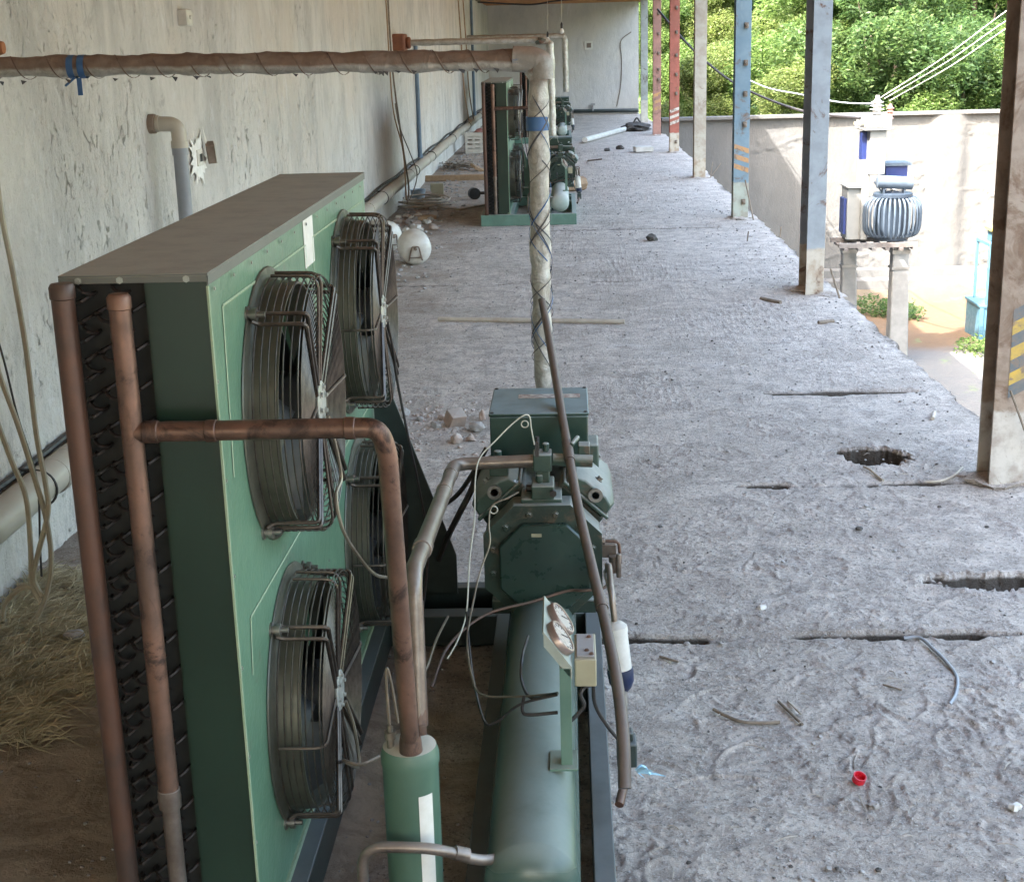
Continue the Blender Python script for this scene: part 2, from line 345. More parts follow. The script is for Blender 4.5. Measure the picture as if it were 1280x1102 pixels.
# ------------------------------------------------------------------ noise for real relief
def vnoise(x, y, seed):
    r = np.random.default_rng(seed); g = r.random((256, 256)); xi = np.floor(x).astype(int); yi = np.floor(y).astype(int); fx = x-xi; fy = y-yi
    fx = fx*fx*(3-2*fx); fy = fy*fy*(3-2*fy); a = g[xi & 255, yi & 255]; b = g[(xi+1) & 255, yi & 255]; c = g[xi & 255, (yi+1) & 255]; d = g[(xi+1) & 255, (yi+1) & 255]
    return (a*(1-fx)+b*fx)*(1-fy)+(c*(1-fx)+d*fx)*fy
def fbm(x, y, seed, o=4, g=.5):
    t = 0; a = 1; n = 0
    for k in range(o): t = t+a*vnoise(x*2**k, y*2**k, seed+k); n += a; a *= g
    return t/n
def grid_mesh(name, xs, ys, H, mat, kind='structure'):
    "height field; H gives X, Y, Z arrays"
    X, Y = np.meshgrid(xs, ys); X, Y, Z = H(X, Y); nx, ny = len(xs), len(ys)
    co_ = np.stack([X, Y, Z], -1).reshape(-1, 3).astype(np.float32); idx = np.arange(nx*ny).reshape(ny, nx)
    q = np.stack([idx[:-1, :-1], idx[:-1, 1:], idx[1:, 1:], idx[1:, :-1]], -1).reshape(-1, 4).astype(np.int32)
    me = bpy.data.meshes.new(name); me.vertices.add(len(co_)); me.vertices.foreach_set('co', co_.ravel()); me.loops.add(q.size); me.loops.foreach_set('vertex_index', q.ravel())
    me.polygons.add(len(q)); me.polygons.foreach_set('loop_start', np.arange(0, q.size, 4, dtype=np.int32)); me.polygons.foreach_set('use_smooth', np.ones(len(q), bool))
    me.update(calc_edges=True); me.materials.append(mat)
    o = bpy.data.objects.new(name, me); COL.objects.link(o)
    if kind: o['kind'] = kind
    return o

# ================================================================== SETTING
XW = -2.07; XE = 2.09; YB = 39.4; ZR = 2.95; GZ = -3.2
ys = [2.3]
while ys[-1] < YB: ys.append(ys[-1]+min(.2, max(.0048, .00045*ys[-1]**2)))
ys = np.array(ys); xs = np.concatenate([np.arange(XW-.05, -.05, .014), np.arange(-.05, XE, .0072)])
xs = np.concatenate([xs, [XE, XE+.004, XE+.006]])
def Hfloor(X, Y):
    wx = fbm(X*2.1, Y*2.1, 11, 3)*1.6; wy = fbm(X*2.1+9, Y*2.1, 15, 3)*1.6
    fade = np.clip(10/Y, .35, 1)
    Z = .020*(fbm(X*1.1, Y*1.1, 1, 3)-.5) + .009*(fbm(X*5, Y*5, 4, 4)-.5)
    rid = 1-np.abs(2*fbm(X*3.2+wx*2.2, Y*3.2+wy*2.2, 21, 3)-1)
    mask = np.clip((fbm(X*1.3, Y*1.3, 30, 2)-.40)*5, 0, 1)
    Z += .030*np.clip(rid-.90, 0, 1)*3*mask*.35
    rid2 = 1-np.abs(2*fbm(X*7+wx*3, Y*7+wy*3, 25, 3)-1); m2 = np.clip((fbm(X*2.2, Y*2.2, 33, 2)-.45)*6, 0, 1); Z += .007*np.clip((rid2-.93)*16, 0, 1)*m2*np.clip((7-Y)*.5, 0, 1)
    clod = fbm(X*44, Y*44, 45, 2); Z += .006*np.clip((clod-.56)*6, 0, 1)*np.clip(fbm(X*2, Y*2, 56, 3)*3-1, .1, 1)
    Z += .004*(fbm(X*17+wx, Y*17+wy, 41, 3)-.5) + .0055*(fbm(X*62, Y*62, 51, 2)-.5)*np.clip(fbm(X*3, Y*3, 55, 3)*2-.35, .25, 1.3)
    # shoe scuffs: short curved ridges in the half set crust
    r = np.random.default_rng(5)
    for k in range(90):
        cx, cy = r.uniform(.12, 1.9), r.uniform(3.0, 4.3) if k < 74 else r.uniform(4.4, 6.5); R0 = r.uniform(.05, .22); a0 = r.uniform(0, 6.28); L = r.uniform(.5, 1.5)
        d = np.hypot(X-cx, (Y-cy)); an = np.angle(np.exp(1j*(np.arctan2(Y-cy, X-cx)-a0)))
        Z += .0065*np.exp(-((d-R0)/.0055)**2)*np.clip(1-np.abs(an)/L, 0, 1) - .004*np.exp(-((d-R0+.018)/.012)**2)*np.clip(1-np.abs(an)/L, 0, 1)
    # smoother earth on the left
    sm = np.clip((-.75-X)*3, 0, 1)*np.clip((5.2-Y)*2, 0, 1); Z = Z*(1-.6*sm)
    # open joints between slabs
    def joint(y0, x0, x1, w, dep, sd):
        yy = y0+.03*(fbm(X*2.5, X*0+sd, 60+sd, 3)-.5); ww = w*(.35+1.3*fbm(X*7, X*0+sd, 70+sd, 3))
        ends = np.clip((X-x0)*12, 0, 1)*np.clip((x1-X)*6, 0, 1)
        gate = np.clip((fbm(X*3, X*0+sd, 80+sd, 2)-.22)*9, .1, 1)
        return dep*np.clip(1.6-np.abs(Y-yy)/np.maximum(ww*ends*.5, 1e-4)*1.0, 0, 1)*gate*(ends > .02)
    Z -= joint(4.325, -1.1, 1.48, .042, .085, 1); Z -= joint(5.985, .72, 1.75, .040, .045, 2); Z -= joint(7.66, 1.05, 1.97, .07, .05, 3)
    Z -= joint(11.6, -1.5, 1.5, .05, .022, 4); Z -= joint(15.0, -.2, 1.6, .06, .02, 5); Z += .03*np.exp(-((Y-4.39-.03*fbm(X*3, X*0, 90, 2))/.02)**2)*np.clip(.2-X, 0, 1)*(X > -1.1)
    # broken-through openings
    for (cx, cy, ax_, ay_, sd, dp) in ((1.425, 6.42, .155, .135, 1, .10), (1.50, 4.80, .25, .078, 2, .06)):
        nx_ = (fbm(X*11, Y*11, 95+sd, 4, .7)-.5)*.95
        q = (np.abs((X-cx)/ax_)**2.6+np.abs((Y-cy)/ay_)**2.6)**(1/2.6)-1+nx_
        d = -q*min(ax_, ay_)
        Z -= dp*np.clip(d/.03, 0, 1)**.8*(.8+.4*fbm(X*34, Y*34, 97, 3)); Z += .014*np.exp(-(np.clip(-d, 0, 1)/.03)**2)*(d < 0)*fbm(X*40, Y*40, 98, 2)
    X = X.copy(); e = (fbm(Y[:, -1]*6, Y[:, -1]*0, 66, 4)-.5)*.07
    t = np.clip((X-(XE-.35))/.35, 0, 1); X = X+t*e[:, None]
    Z -= .012*np.clip((X-(XE-.10))/.1, 0, 1)
    Z = Z*fade**.3
    X[:, -1] = X[:, -3]+.03*(fbm(Y[:, 0]*9, Y[:, 0]*0, 67, 3)-.5); X[:, -2] = X[:, -3]+.008; Z[:, -2] = Z[:, -3]-.02; Z[:, -1] = -.32
    return X, Y, Z
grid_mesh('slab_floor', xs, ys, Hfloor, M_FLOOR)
m = MB(); m.box(XW-.05, XE, -6, 2.3, -.3, -.004); m.build('slab_floor_behind', M_FLOOR, kind='structure').name = 'floor'
m = MB(); m.box(XW-.3, XE-.08, -6, YB+.3, -3.3, -.33); tag(m.build('podium', M_CONCD), 'grey concrete podium wall carrying the raised slab above the yard', 'wall')

# left wall as relief
def Hwall(Yy, Zz):
    X = XW + .014*(fbm(Yy*1.2, Zz*1.2, 201, 3)-.5) + .010*(fbm(Yy*7, Zz*4, 204, 4)-.5)
    pit = fbm(Yy*13+2*fbm(Yy*3, Zz*3, 220, 2), Zz*8, 208, 4, .62); rg = np.clip((fbm(Yy*1.1, Zz*1.3, 212, 3)-.42)*6, 0, 1)
    X = X - .007*np.clip((pit-.57)*9, 0, 1)*rg + .006*np.clip((.40-pit)*8, 0, 1)*rg
    return X, Yy, Zz
yw = [-6.0, 2.0]
while yw[-1] < YB+.1: yw.append(yw[-1]+max(.016, .0022*yw[-1]))
o = grid_mesh('plaster_wall', np.array(yw), np.linspace(-.05, ZR+.02, 180), Hwall, M_WALL, None)
tag(o, 'long rough grey cement plastered wall on the left behind the machines', 'wall')
m = MB(); m.box(XW-.25, XW-.02, -6, YB+.2, -3.3, ZR+.02); tag(m.build('wall_core', M_CONCD), 'masonry behind the long plastered wall', 'wall')
# end wall
def Hback(Xx, Zz): return Xx, YB + .01*(fbm(Xx*1.5, Zz*1.5, 211, 3)-.5), Zz
o = grid_mesh('end_wall', np.linspace(XW-.02, 1.96, 60), np.linspace(-.05, ZR+.01, 50), lambda a, b: (a, Hback(a, b)[1]+0*a, b), M_BACK, None)
tag(o, 'smooth grey plastered wall closing the far end of the hall', 'wall')
m = MB(); m.box(XW, 1.97, YB+.02, YB+.25, -.3, ZR); tag(m.build('end_wall_core', M_CONCD), 'masonry behind the far end wall', 'wall')
m = MB(); m.box(XE-.1, XE+.1, -6.2, -4.0, -.3, ZR); tag(m.build('light_blocker_wall', M_WALL), 'unseen plastered wall added behind the viewer to block light from the yard side', 'wall')  # unseen wall, added to cut light on faces turned to the camera
# roof: boards on the underside, concrete above
m = MB(); m.box(XW-.3, XE+.03, -6.3, YB+.3, ZR+.08, ZR+.3); rf = m.build('roof', M_CONCD); tag(rf, 'concrete roof slab with orange formwork boards on its underside', 'roof')
b = MB()
for k in range(46):
    b.box(XW-.25, XE+.0, -6.2+k*1.0, -6.2+k*1.0+.99, ZR+.012, ZR+.078)
ROOT[rf.name_full] = ROOT[rf.name_full]; ff = b.build('formwork', M_ORANGE, rf, kind=None)
b = MB()
for k in range(60): b.box(XW, XE-.02, -6.0+k*.76, -6.0+k*.76+.07, ZR-.05, ZR+.010)
b.box(XE-.13, XE-.03, -6, YB, ZR-.062, ZR-.052); b.build('batten', M_ORANGE, rf)

# yard
def m_soil():
    s = NB("yard_earth"); n1 = s.noise(.55, 6, .6); n2 = s.noise(4, 8, .7); x, y, z = s.sep()[:3]
    c = s.mix(s.ramp(n2, .3, .7), (.13, .10, .065), (.10, .078, .05))
    band = s.math('MULTIPLY', s.ramp(s.math('ADD', y, s.math('MULTIPLY', n1, 2.5)), 23.5, 24.6), s.ramp(s.math('ADD', y, s.math('MULTIPLY', n1, 2.5)), 29.6, 28.2))
    c = s.mix(s.math('MULTIPLY', band, .8), c, s.mix(n2, (.15, .08, .032), (.10, .056, .028)))
    c = s.mix(s.ramp(s.math('ADD', y, n1), 24.4, 23.4, 0, .85), c, s.mix(n2, (.13, .127, .12), (.10, .098, .094)))
    c = s.mix(s.ramp(s.noise(2.1, 6), .60, .68, 0, .7), c, (.12, .16, .06))
    c = s.mix(s.ramp(y, 32.2, 33.5), c, s.mix(n2, (.07, .13, .03), (.12, .19, .05)))
    s.color(c); s.b.inputs['Roughness'].default_value = .95; s.bump(n2, .6, .05); return s.m
M_SOIL = m_soil()
def Hy(X, Y):
    Z = GZ + .12*(fbm(X*.9, Y*.9, 301, 4)-.5) + .35*np.exp(-((Y-28.0-.3*np.sin(X*2))/.7)**2)*np.clip((X-5.6)*1.2, 0, 1)*(.5+fbm(X*2, Y*2, 305, 3))*.8
    Z = Z+np.clip((Y-33)*.17, 0, 30)*(Y > 33)
    return X, Y, Z
xa = np.concatenate([np.arange(1.9, 16, .14), np.arange(16, 60, 1.5), np.arange(60, 320, 20)]); ya = np.concatenate([np.arange(-40, 14, 4.), np.arange(14, 34, .14), np.arange(34, 60, 1.), np.arange(60, 420, 15)])
grid_mesh('ground', xa, ya, Hy, M_SOIL)
m = MB(); m.box(-300, 1.95, -300, 600, GZ-.3, GZ-.05); m.build('ground', M_SOIL, kind='structure')
# far wooded slope
def Hh(X, Y):
    Z = GZ+2 + np.clip((Y-58), 0, 400)*.28 + 3.0*fbm(X*.05, Y*.05, 401, 4)*np.clip((Y-58)/20, 0, 1) + .9*fbm(X*.7, Y*.7, 405, 3)
    return X, Y, Z
M_HILL = pm("far_scrub", (.07, .12, .035), (.035, .07, .02), sc=1.2, rough=.9, bump=.9, bsc=3, bd=.4)
grid_mesh('hills', np.arange(-60, 160, 1.2), np.arange(58, 170, 1.2), Hh, M_HILL)

# yard wall with scabbed plaster
def Hyw(Xx, Zz):
    n = fbm(Xx*1.1+1.2*fbm(Xx*2, Zz*4, 511, 2), Zz*3.6, 501, 4); patch = np.clip((fbm(Xx*.7, Zz*1.0, 515, 2)-.44)*7, 0, 1)
    t = np.abs(n-.5); Y = 30.5 + .02*(fbm(Xx*2, Zz*2, 520, 3)-.5) - patch*(.018*np.exp(-(t/.012)**2) - .008*np.clip((n-.5)*30, 0, 1))
    pil = np.exp(-((Xx-8.0)/.35)**4); Y = Y*(1-pil)+pil*(30.36+.04*fbm(Xx*3, Zz*3, 530, 3))
    return Xx, Y, Zz
o = grid_mesh('yard_wall', np.arange(2.0, 24, .035), np.linspace(GZ-.2, .27, 100), Hyw, M_YWALL, None)
tag(o, 'sunlit pale plastered yard wall with scabbed horizontal cracks and a building shadow on its left', 'wall')
m = MB(); m.box(2.0, 24, 30.54, 30.8, GZ-.2, .27); m.box(2, 24, 30.38, 30.84, .275, .33); m.build('coping', M_YWALL, o)
m = MB(); m.box(5.0, 24, 29.95, 30.30, GZ-.2, GZ+.32); m.box(5.0, 24, 29.5, 29.94, GZ-.2, GZ+.17)
m.build('footing', M_YWALL, o)
ROOT[o.name_full] = (0, 0, 0)

# ------------------------------------------------------------------ steel columns
def hazard(m, y, x0, x1, z0, z1, n, face):
    pass
cols = [ # front width, depth, paint, foot split, stripes, note
 (5.90, .165, .19, dict(c1=(.31, .245, .19), c2=(.20, .145, .105), rust=(.22, .14, .09), ramt=.5, zsplit=(.36, (.48, .45, .40), (.30, .26, .22))), (.40, .78, 'y'), 'H-section post with yellow and grey hazard stripes, dirty cream foot', 'nearest'),
 (10.74, .135, .34, dict(c1=(.29, .325, .35), c2=(.23, .255, .275), rust=(.16, .08, .05), ramt=.46, zsplit=(.37, (.47, .43, .36), (.34, .27, .20))), None, 'blue grey post with a dark rusty side and cream foot', ''),
 (15.59, .165, .17, dict(c1=(.14, .215, .265), c2=(.18, .255, .30), rust=(.20, .13, .09), ramt=.46, zsplit=(.42, (.38, .42, .36), (.29, .27, .22))), (.50, .86, 'o'), 'light blue post with orange stripes, bolts and a pale green foot', ''),
 (20.44, .165, .2, dict(c1=(.44, .41, .34), c2=(.33, .28, .22), rust=(.22, .13, .08), ramt=.42, zsplit=(.30, (.46, .42, .34), (.30, .22, .15))), None, 'plain dirty cream post with a dark rusty edge', ''),
 (25.29, .165, .17, dict(c1=(.37, .115, .08), c2=(.28, .095, .065), rust=(.2, .09, .06), ramt=.43, zsplit=(.36, (.50, .46, .38), (.35, .26, .18))), (.42, .78, 'w'), 'bright red post with white stripes and a cream foot', ''),
 (30.14, .165, .17, dict(c1=(.36, .19, .15), c2=(.27, .15, .12), rust=(.2, .12, .09), ramt=.48), (.42, .90, 'o'), 'dull pinkish brown post with orange stripes low down', ''),
 (34.99, .165, .2, dict(c1=(.33, .35, .32), c2=(.25, .26, .24), rust=(.1, .07, .05), ramt=.45, zsplit=(.55, (.52, .49, .42), (.4, .36, .3))), None, 'grey post with cream foot farthest away beside the end wall', ''),
 (1.05, .165, .19, dict(c1=(.30, .15, .10), c2=(.2, .1, .08), rust=(.16, .09, .05), ramt=.5), None, 'rusty red post beside the viewer', ''),
 (-3.80, .165, .19, dict(c1=(.2, .22, .24), c2=(.15, .17, .19), rust=(.16, .09, .05), ramt=.5), None, 'grey post behind the viewer', '')]
SM = {'y': pm('stripe_yellow', (.50, .33, .06), (.36, .26, .08), rough=.6, sc=20, rust=(.26, .19, .14), ramt=.49, rsc=14), 'o': pm('stripe_orange', (.48, .26, .10), (.36, .22, .13), rough=.6, sc=20, rust=(.26, .19, .14), ramt=.49, rsc=14), 'w': pm('stripe_white', (.60, .57, .50), (.45, .38, .32), rough=.6, sc=20, rust=(.26, .19, .14), ramt=.49, rsc=14)}
SD = pm('stripe_dark', (.10, .12, .13), (.15, .14, .13), rough=.6, sc=20, rust=(.26, .19, .14), ramt=.49, rsc=14)
for k, (y, w, d, pr, stp, desc, _) in enumerate(cols):
    x = 1.80; t = thing('steel_column', (x+w/2, y+d/2, 0), desc, 'column', 'steel columns along the open edge of the slab')
    m = MB(); f_ = .012
    m.box(x, x+w, y, y+f_, -.02, ZR); m.box(x, x+w, y+d-f_, y+d, -.02, ZR); m.box(x+w/2-.005, x+w/2+.005, y+f_, y+d-f_, -.02, ZR)
    m.build('post', pm('column_paint_%s' % 'abcdefghi'[k], rough=.65, sc=7, bump=.3, bsc=30, bd=.003, rsc=5, **pr), t, bevel=.002)
    if stp:
        z0, z1, c = stp; ms, md = MB(), MB(); n = 7; h = (z1-z0)/n
        for i in range(n):
            zz = z0+i*h; xs0 = x+(.055 if c == 'y' else .004); (ms if i % 2 else md).add([(xs0, y-.002, zz), (x+w-.004, y-.002, zz+.055-.11*(k == 2)+.0), (x+w-.004, y-.002, zz+h+.055-.11*(k == 2)), (xs0, y-.002, zz+h)], [(0, 1, 2, 3)])
        ms.each('stripe_marking', SM[c], t)
        if c == 'y': md.each('stripe_marking', SD, t)
    if k in (2, 4, 5):
        for zb in (.16, .98 if k != 5 else 1.1, 1.3, 1.62, 2.0, 2.4):
            if k == 5 and zb < .5: continue
            mm = MB(); mm.box(x+w*.55, x+w*.8, y-.03, y-.001, zb, zb+.06); mm.bolt((x+w*.67, y-.03, zb+.03), (0, -1, 0), .014, .02); mm.build('cleat', M_TWIG, t, bevel=.003)
    m = MB(); m.lump((x+w*.6, y+d*.5, -.005), w*.95, d*.8+.03, .035, 90+k, .25, 2); m.build('grout_pad', M_FLOOR, t)
# starter bars
g = 'rusty starter bars by the posts'
for i, (a, b, yv) in enumerate([((625, 880), (655, 970), 10.6), ((345, 590), (372, 718), 15.5)]):
    p0 = at(800+a[0]/2.623, a[1]/2.623, 'y', yv); p1 = at(800+b[0]/2.623, b[1]/2.623, 'y', yv); p1.z = 0
    m = MB(); m.tube([p0, p1], .008, 6); tag(m.build('steel_bar', M_TWIG), ['rusty bar leaning on the foot of the blue grey post', 'thin rusty bar leaning on the foot of the light blue post'][i], 'bar')
p0 = at(1263, 488, 'y', 5.86); p1 = at(1280, 535, 'y', 5.86); m = MB(); m.tube([p0, p0+(p1-p0)*1.6], .005, 6); tag(m.build('steel_bar', M_TWIG), 'thin rusty bar against the yellow striped nearest post', 'bar')
m = MB()
q = at(888, 222, 'z', 0); m.tube([q, q+Vector((.03, 0, .22))], .006, 5); m.tube([q, q+Vector((.15, 0, .2))], .006, 5); tag(m.build('rebar_stub', M_TWIG), 'pair of thin bars sticking up at the slab edge by the dirty cream post', 'bar')
for px, py in ((975, 296), (934, 302)):
    q = at(px, py, 'z', 0); m = MB(); m.tube([q, q+Vector((.01, 0, .10))], .007, 5); tag(m.build('rebar_stub', M_TWIG), 'short bar stub sticking up nearest the slab edge' if px > 950 else 'short bar stub sticking up a little inside the slab edge', 'bar')

# ================================================================== CONDENSING UNIT (built where the nearest one stands)
UO = (-.43, 3.5, 0.)
U = thing('condensing_unit', UO, 'nearest green air cooled condensing unit with four caged fans, filling the left foreground', 'condensing unit', 'green condensing units standing in a row')
XF = -.645; XL = -.905; Y0 = 2.48; Y1 = 4.51; ZB = .12; ZT = 1.52
# base frame: outer channel rectangle, inner rail, cross members
m = MB(); 
m.box(-.955, .085, 2.42, 2.475, 0.0, .12); m.box(-.955, .085, 4.50, 4.555, 0.0, .12)
m.box(.036, .085, 2.475, 4.50, .005, .118); m.box(-.955, -.905, 2.475, 4.50, .005, .118)
m.box(-.25, -.20, 2.475, 4.50, .005, .117); m.box(-.20, .036, 3.78, 3.84, .01, .115); m.box(-.20, .036, 4.28, 4.34, .01, .115); m.box(-.905, -.25, 4.26, 4.33, .012, .116); m.box(-.66, -.60, 2.475, 4.26, .01, .1195)
m.build('base_frame', M_FRAME, U, bevel=.003)
# cabinet
m = MB(); m.box(-.755, XF, Y0, Y0+.004, ZB, ZT-.004); m.box(XL, XF, Y1-.004, Y1, ZB, ZT-.004); m.box(-.759, -.755, Y0+.002, Y0+.02, ZB, ZT-.004)
m.each('end_panel', M_GREEN, U)
# fan face with four round openings
def face_panel():
    m = MB(); cs = [(2.95, 1.165), (4.03, 1.165), (2.95, .486), (4.03, .486)]; Rr = .252; N = 48
    cells = [(Y0, 3.49, .825, ZT-.004), (3.49, Y1, .825, ZT-.004), (Y0, 3.49, ZB, .825), (3.49, Y1, ZB, .825)]
    for (cy, cz), (a, b_, c, d) in zip(cs, cells):
        vs = []; 
        for k in range(N):
            an = 2*PI*k/N; u, v = math.cos(an), math.sin(an); t = min((b_-cy)/u if u > 1e-6 else ((a-cy)/u if u < -1e-6 else 9e9), (d-cz)/v if v > 1e-6 else ((c-cz)/v if v < -1e-6 else 9e9))
            vs.append((XF, cy+u*t, cz+v*t)); vs.append((XF, cy+u*Rr, cz+v*Rr)); vs.append((XF-.03, cy+u*Rr*1.0, cz+v*Rr))
        fs = []
        for k in range(N):
            j = (k+1) % N; fs += [(3*k, 3*k+1, 3*j+1, 3*j), (3*k+1, 3*k+2, 3*j+2, 3*j+1)]
        m.add(vs, fs)
        for p in ((a, c), (a, d), (b_, c), (b_, d)):   # corner triangles
            near = sorted(range(N), key=lambda k: (vs[3*k][1]-p[0])**2+(vs[3*k][2]-p[1])**2)[:2]
            m.add([(XF, p[0], p[1]), vs[3*near[0]], vs[3*near[1]]], [(0, 1, 2)])
    m.box(XF-.012, XF-.001, Y0+.005, Y0+.012, ZB, ZT-.01)
    return m
face_panel().build('fan_panel', M_GREENF, U)
m = MB(); m.box(XL-.006, XF+.004, Y0-.006, Y1+.006, ZT, ZT+.004); m.box(XF+.0015, XF+.004, Y0-.006, Y1+.006, ZT-.018, ZT); m.box(XL-.006, XF+.004, Y0-.006, Y0-.0035, ZT-.012, ZT); m.build('lid', M_LID, U, bevel=.001)
# rolled rim along the fan panel edges and lid
m = MB(); m.box(XF-.001, XF+.003, Y0-.004, Y0+.004, ZB, ZT-.02); m.box(XF-.02, XF+.006, Y0, Y1, ZB-.001, ZB+.016); m.build('edge_trim', M_LINE, U)
m = MB(); m.box(XL, -.76, Y0+.022, Y1-.01, ZB, ZT-.006); m.build('coil', M_DARK, U)
m = MB()
r = random.Random(3)
for i in range(38):
    for j in range(4):
        x = XL+.022+j*.031; z = ZB+.04+i*.0355+(j % 2)*.017; y = Y0+.012; dx = .027*(1 if (i+j) % 2 else -1)
        if x+dx < XL or x+dx > -.75: dx = -dx
        m.tube(spl([(x, y+.004, z), (x+dx*.1, y-.016, z), (x+dx*.5, y-.027, z+.005), (x+dx*.9, y-.016, z+.012), (x+dx, y+.004, z+.012)], 2), .0036, 5, cap=False)
m.build('return_bends', M_BEND, U)
hy = 2.425
m = MB(); m.lathe([(0, .019), (.01, .0205), (1.37, .0205), (1.372, .0225), (1.392, .0225), (1.398, .019), (1.399, .001)], (-.888, hy, .12), (0, 0, 1), 20); m.build('gas_header', M_COPD, U)
m = MB(); m.lathe([(0, .0195), (.95, .0195), (.952, .0215), (.972, .0215), (.978, .017), (.979, .001)], (-.789, hy, .52), (0, 0, 1), 20); h2 = m.build('copper_header', M_COPPER, U)
m = MB(); m.lathe([(0, .017), (.36, .017), (.362, .0215), (.385, .0225), (.4, .0215), (.402, .019)], (-.789, hy, .13), (0, 0, 1), 20); m.build('header_foot', M_STEELP, h2)
m = MB(); m.tube(fil([(-.789, hy, 1.247), (-.345, hy+.005, 1.247), (-.332, hy+.015, 1.20), (-.335, 2.585, .53)], .055, 9), .0185, 20); pp = m.build('discharge_pipe', M_COPPER, U)
m = MB()
for a, b_, rr in (((-.768, hy, 1.247), (-.740, hy, 1.247), .0205), ((-.655, hy, 1.247), (-.635, hy, 1.247), .0205), ((-.405, hy+.003, 1.247), (-.385, hy+.003, 1.247), .0205)): m.cyl(a, b_, rr)
m.each('joint_collar', M_COPPER, pp, bevel=.002)
# fans
for (cy, cz) in ((2.95, 1.165), (4.03, 1.165), (2.95, .486), (4.03, .486)):
    fan = thing('fan', UO, '', ''); del fan['label']; del fan['category']; fan.parent = U; fan.location = (0, 0, 0); ROOT[fan.name_full] = UO
    N = 48; m = MB()
    m.lathe([(0, .296), (.003, .294), (.006, .272), (.012, .266), (.064, .262), (.064, .257), (.0, .252), (-.028, .253)], (XF+.002, cy, cz), (1, 0, 0), N, False); m.build('barrel', M_BARREL, fan)
    RG = .277; m = MB(); x1 = XF+.112
    for k in range(7): m.ring((XF+.018+k*.0150, cy, cz), RG, .0018, 'x', 44, 5)
    nr = 19
    for k in range(nr):
        R_ = .277-.0122*k-.002; x = x1+.002-.013*(k/18)
        m.ring((x, cy, cz), R_-.002, .0016, 'x', 44, 5)
    m.build('wire_guard', M_WIRE, fan)
    m = MB()
    for sy in (-1, 1):
        for sz in (-1, 1):
            for off in (-.014, .014):
                a = math.atan2(sz*.215, sy*.175); dy, dz = math.cos(a), math.sin(a); ny, nz_ = -dz*off, dy*off
                q = lambda X_, R_: (X_, cy+dy*R_+ny, cz+dz*R_+nz_)
                m.tube(fil([q(XF+.012, .292), q(XF+.025, .282), q(x1+.008, .281), q(x1-.008, .042)], .012, 4), .0046, 7)
    for a in (PI/2, -PI/2, 0, PI):
        for off in ((-.0,) if a in (0, PI) else (-.022, .022)):
            dy, dz = math.cos(a), math.sin(a); s_ = off; q = lambda X_, R_, o_: (X_, cy+dy*R_-dz*o_, cz+dz*R_+dy*o_)
            m.tube(fil([q(XF+.020, .281, s_), q(x1+.008, .279, s_), q(x1-.008, .045, s_*.45)], .03, 6), .0035, 7)
    m.each('guard_bracket', M_WIRE, fan)
    m = MB()
    for sy in (-1, 1):
        for sz in (-1, 1):
            a = math.atan2(sz*.215, sy*.175); p = (XF, cy+math.cos(a)*.296, cz+math.sin(a)*.296)
            m.lathe([(0, .017), (.004, .017), (.004, .010), (.012, .010), (.012, .014), (.022, .014), (.022, .006), (.038, .006), (.039, .001)], p, (1, 0, 0), 10)
    m.each('mounting_bolt', M_STEEL, fan)
    m = MB(); m.lathe([(.008, .040), (.016, .048), (.019, .048), (.021, .044), (.021, .001)], (x1-.024, cy, cz), (1, 0, 0), 28)
    for k in range(6): m.bolt((x1-.003, cy+math.cos(k*PI/3+.3)*.034, cz+math.sin(k*PI/3+.3)*.034), (1, 0, 0), .005, .006)
    m.build('motor_cap', M_HUB, fan)
    m = MB(); m.lathe([(0, .072), (.085, .070), (.093, .060), (.094, .001)], (XF-.005, cy, cz), (1, 0, 0), 24)
    for k in range(5):
        a0 = k*2*PI/5+.3; vs = []
        for i in range(7):
            R_ = .065+.17*i/6; 
            for t in (0, .5, 1): aa = a0+(-.34+.68*t)*(1+.15*i/6)+.22*i/6; vs.append((XF+.028+.034*(t-.5)*2*(1-.25*i/6)+.006*math.sin(t*PI), cy+math.cos(aa)*R_, cz+math.sin(aa)*R_))
        m.add(vs, [(3*i+j, 3*i+j+1, 3*i+j+4, 3*i+j+3) for i in range(6) for j in (0, 1)])
    m.build('blades', M_BLADE, fan)
# dark plenum back
# pressed lines
def line(m, a, b, w=.006):
    (y0_, z0_), (y1_, z1_) = a, b; d = Vector((0, y1_-y0_, z1_-z0_)).normalized(); n = Vector((0, -d.z, d.y))*w/2; p, q = Vector((XF+.0016, y0_, z0_)), Vector((XF+.0016, y1_, z1_)); h = Vector((.0012, 0, 0))
    m.add([p-n, q-n, q+n, p+n, p+h, q+h], [(0, 1, 5, 4), (4, 5, 2, 3)])
m = MB()
for ya_, yb_ in ((2.575, 3.44), (3.54, 4.46)):
    line(m, (ya_, 1.447), (yb_, 1.440)); line(m, (ya_, 1.447), (ya_-.02, 1.12)); line(m, (ya_+.02, .815), (yb_, .80)); line(m, (ya_+.02, .815), (ya_+.0, .70)); line(m, (yb_, 1.44), (yb_, 1.20))
m.each('pressed_line', M_LINE, U)
m = MB()
for y in np.arange(Y0+.03, Y1, .157): m.bolt((XF+.0045, y, ZT-.009 if False else ZT-.03), (1, 0, 0), .0032, .0022)
for z in np.arange(ZB+.06, ZT-.05, .19): m.bolt((XF, Y0+.018, z), (1, 0, 0), .0032, .0022); m.bolt((XF, Y1-.018, z), (1, 0, 0), .0032, .0022)
for z in (1.32, 1.25, .95, .9, .60): m.bolt((XF, 3.49, z), (1, 0, 0), .0032, .0022)
for x in (XL+.03, -.80, -.68): m.bolt((x, Y0-.006, ZT-.006), (0, -1, 0), .0045, .003)
m.each('screw', M_SCREW, U)
